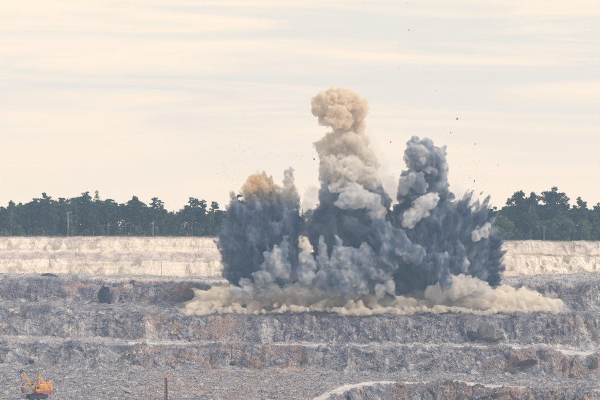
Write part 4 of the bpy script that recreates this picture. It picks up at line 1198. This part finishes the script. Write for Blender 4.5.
for t in (0.2, .4, .6, .8):
    p = BF * (1 - t) + BT * t
    link("boom_tie", np_mesh("boom_tie", *box(p, (.16, .9, .16)), mat=M_yel), ex)
link("boom_sheave", np_mesh("boom_sheave", *join([tube([BT + [-.1, -.35, .05], BT + [-.1, .35, .05]], [.5, .5], 14), box(BT + [-.35, 0, 0.0], (1.5, .8, .35))]), mat=M_steel), ex)
link("stick", np_mesh("stick", *beam((-0.9, 0, 4.9), (-3.9, 0, 3.0), .4, .34, .42, .36), mat=M_yel), ex)
dp = bev([box((-4.15, 0, 2.55), (1.05, 1.4, 1.5), ('Y', -.45))], "bucket", M_rust, ex, 0.06)
for s in (-.5, -.17, .17, .5):
    link("tooth", np_mesh("tooth", *beam((-4.62, s, 3.15), (-4.95, s, 3.6), .14, .05, .16, .05), mat=M_steel), dp)
for y in (-1.45, 1.45):
    link("handrail", np_mesh("handrail", *join([tube([(0.5, y, 5.2), (4.2, y, 5.2)], [.05, .05], 5)] + [tube([(x, y, 4.25), (x, y, 5.2)], [.045, .045], 5) for x in (0.5, 1.7, 2.9, 4.2)]), mat=M_orng), ex)
link("ladder", np_mesh("ladder", *join([tube([(4.45, y, 1.4), (4.45, y, 4.3)], [.045, .045], 5) for y in (-.9, -.4)] + [tube([(4.45, -.9, z), (4.45, -.4, z)], [.035, .035], 4) for z in np.arange(1.6, 4.3, .35)]), mat=M_steel), ex)
link("shipper_shaft", np_mesh("shipper_shaft", *tube([(-1.75, -.7, 4.2), (-1.75, .7, 4.2)], [.28, .28], 10), mat=M_steel), ex)
for s in (-.45, .45):
    link("boom_brace", np_mesh("boom_brace", *beam((0.6, s, 5.6), (-2.2, s * .8, 4.6), .1, .1, .14, .14), mat=M_rust), ex)
AF = np.array([0.75, 0, 7.3])
for s in (-.9, .9):
    link("a_frame", np_mesh("a_frame", *beam((0.3, s, 2.2), AF + [0, s * .35, 0], .17, .14, .24, .2), mat=M_yel), ex)
    link("back_stay", np_mesh("back_stay", *beam(AF + [0, s * .35, 0], (1.9, s, 4.3), .15, .13, .2, .18), mat=M_yel), ex)
    link("suspension_rope", np_mesh("suspension_rope", *tube([AF + [0, s * .3, 0], BT + [.1, s * .3, .3]], [.045, .045], 5), mat=M_steel), ex)
link("frame_head", np_mesh("frame_head", *box(AF, (.35, .95, .35)), mat=M_yel), ex)
link("hoist_rope", np_mesh("hoist_rope", *tube([BT + [-.58, 0, 0], (-4.4, 0, 3.4)], [.05, .05], 5), mat=M_steel), ex)
link("hoist_rope", np_mesh("hoist_rope", *tube([BT + [.1, .1, .4], (1.2, .1, 3.9)], [.05, .05], 5), mat=M_steel), ex)

# ------------------------------------------------------------------ air
m, n, l, out = new_mat("haze_air")
v = n.new('ShaderNodeVolumePrincipled')
v.inputs['Color'].default_value = (0.42, 0.66, 1.0, 1)
v.inputs['Density'].default_value = 0.00023
l.new(v.outputs[0], out.inputs['Volume'])
x0, x1, y0, y1, z0, z1 = -620.0, 620.0, -25.0, 1420.0, -82.0, 92.0
hv, hf = box(((x0 + x1) / 2, (y0 + y1) / 2, (z0 + z1) / 2), (x1 - x0, y1 - y0, z1 - z0))
tag(link("haze", np_mesh("haze", hv, hf, m)), "thin blue haze in the air over the quarry", "haze", kind='stuff')
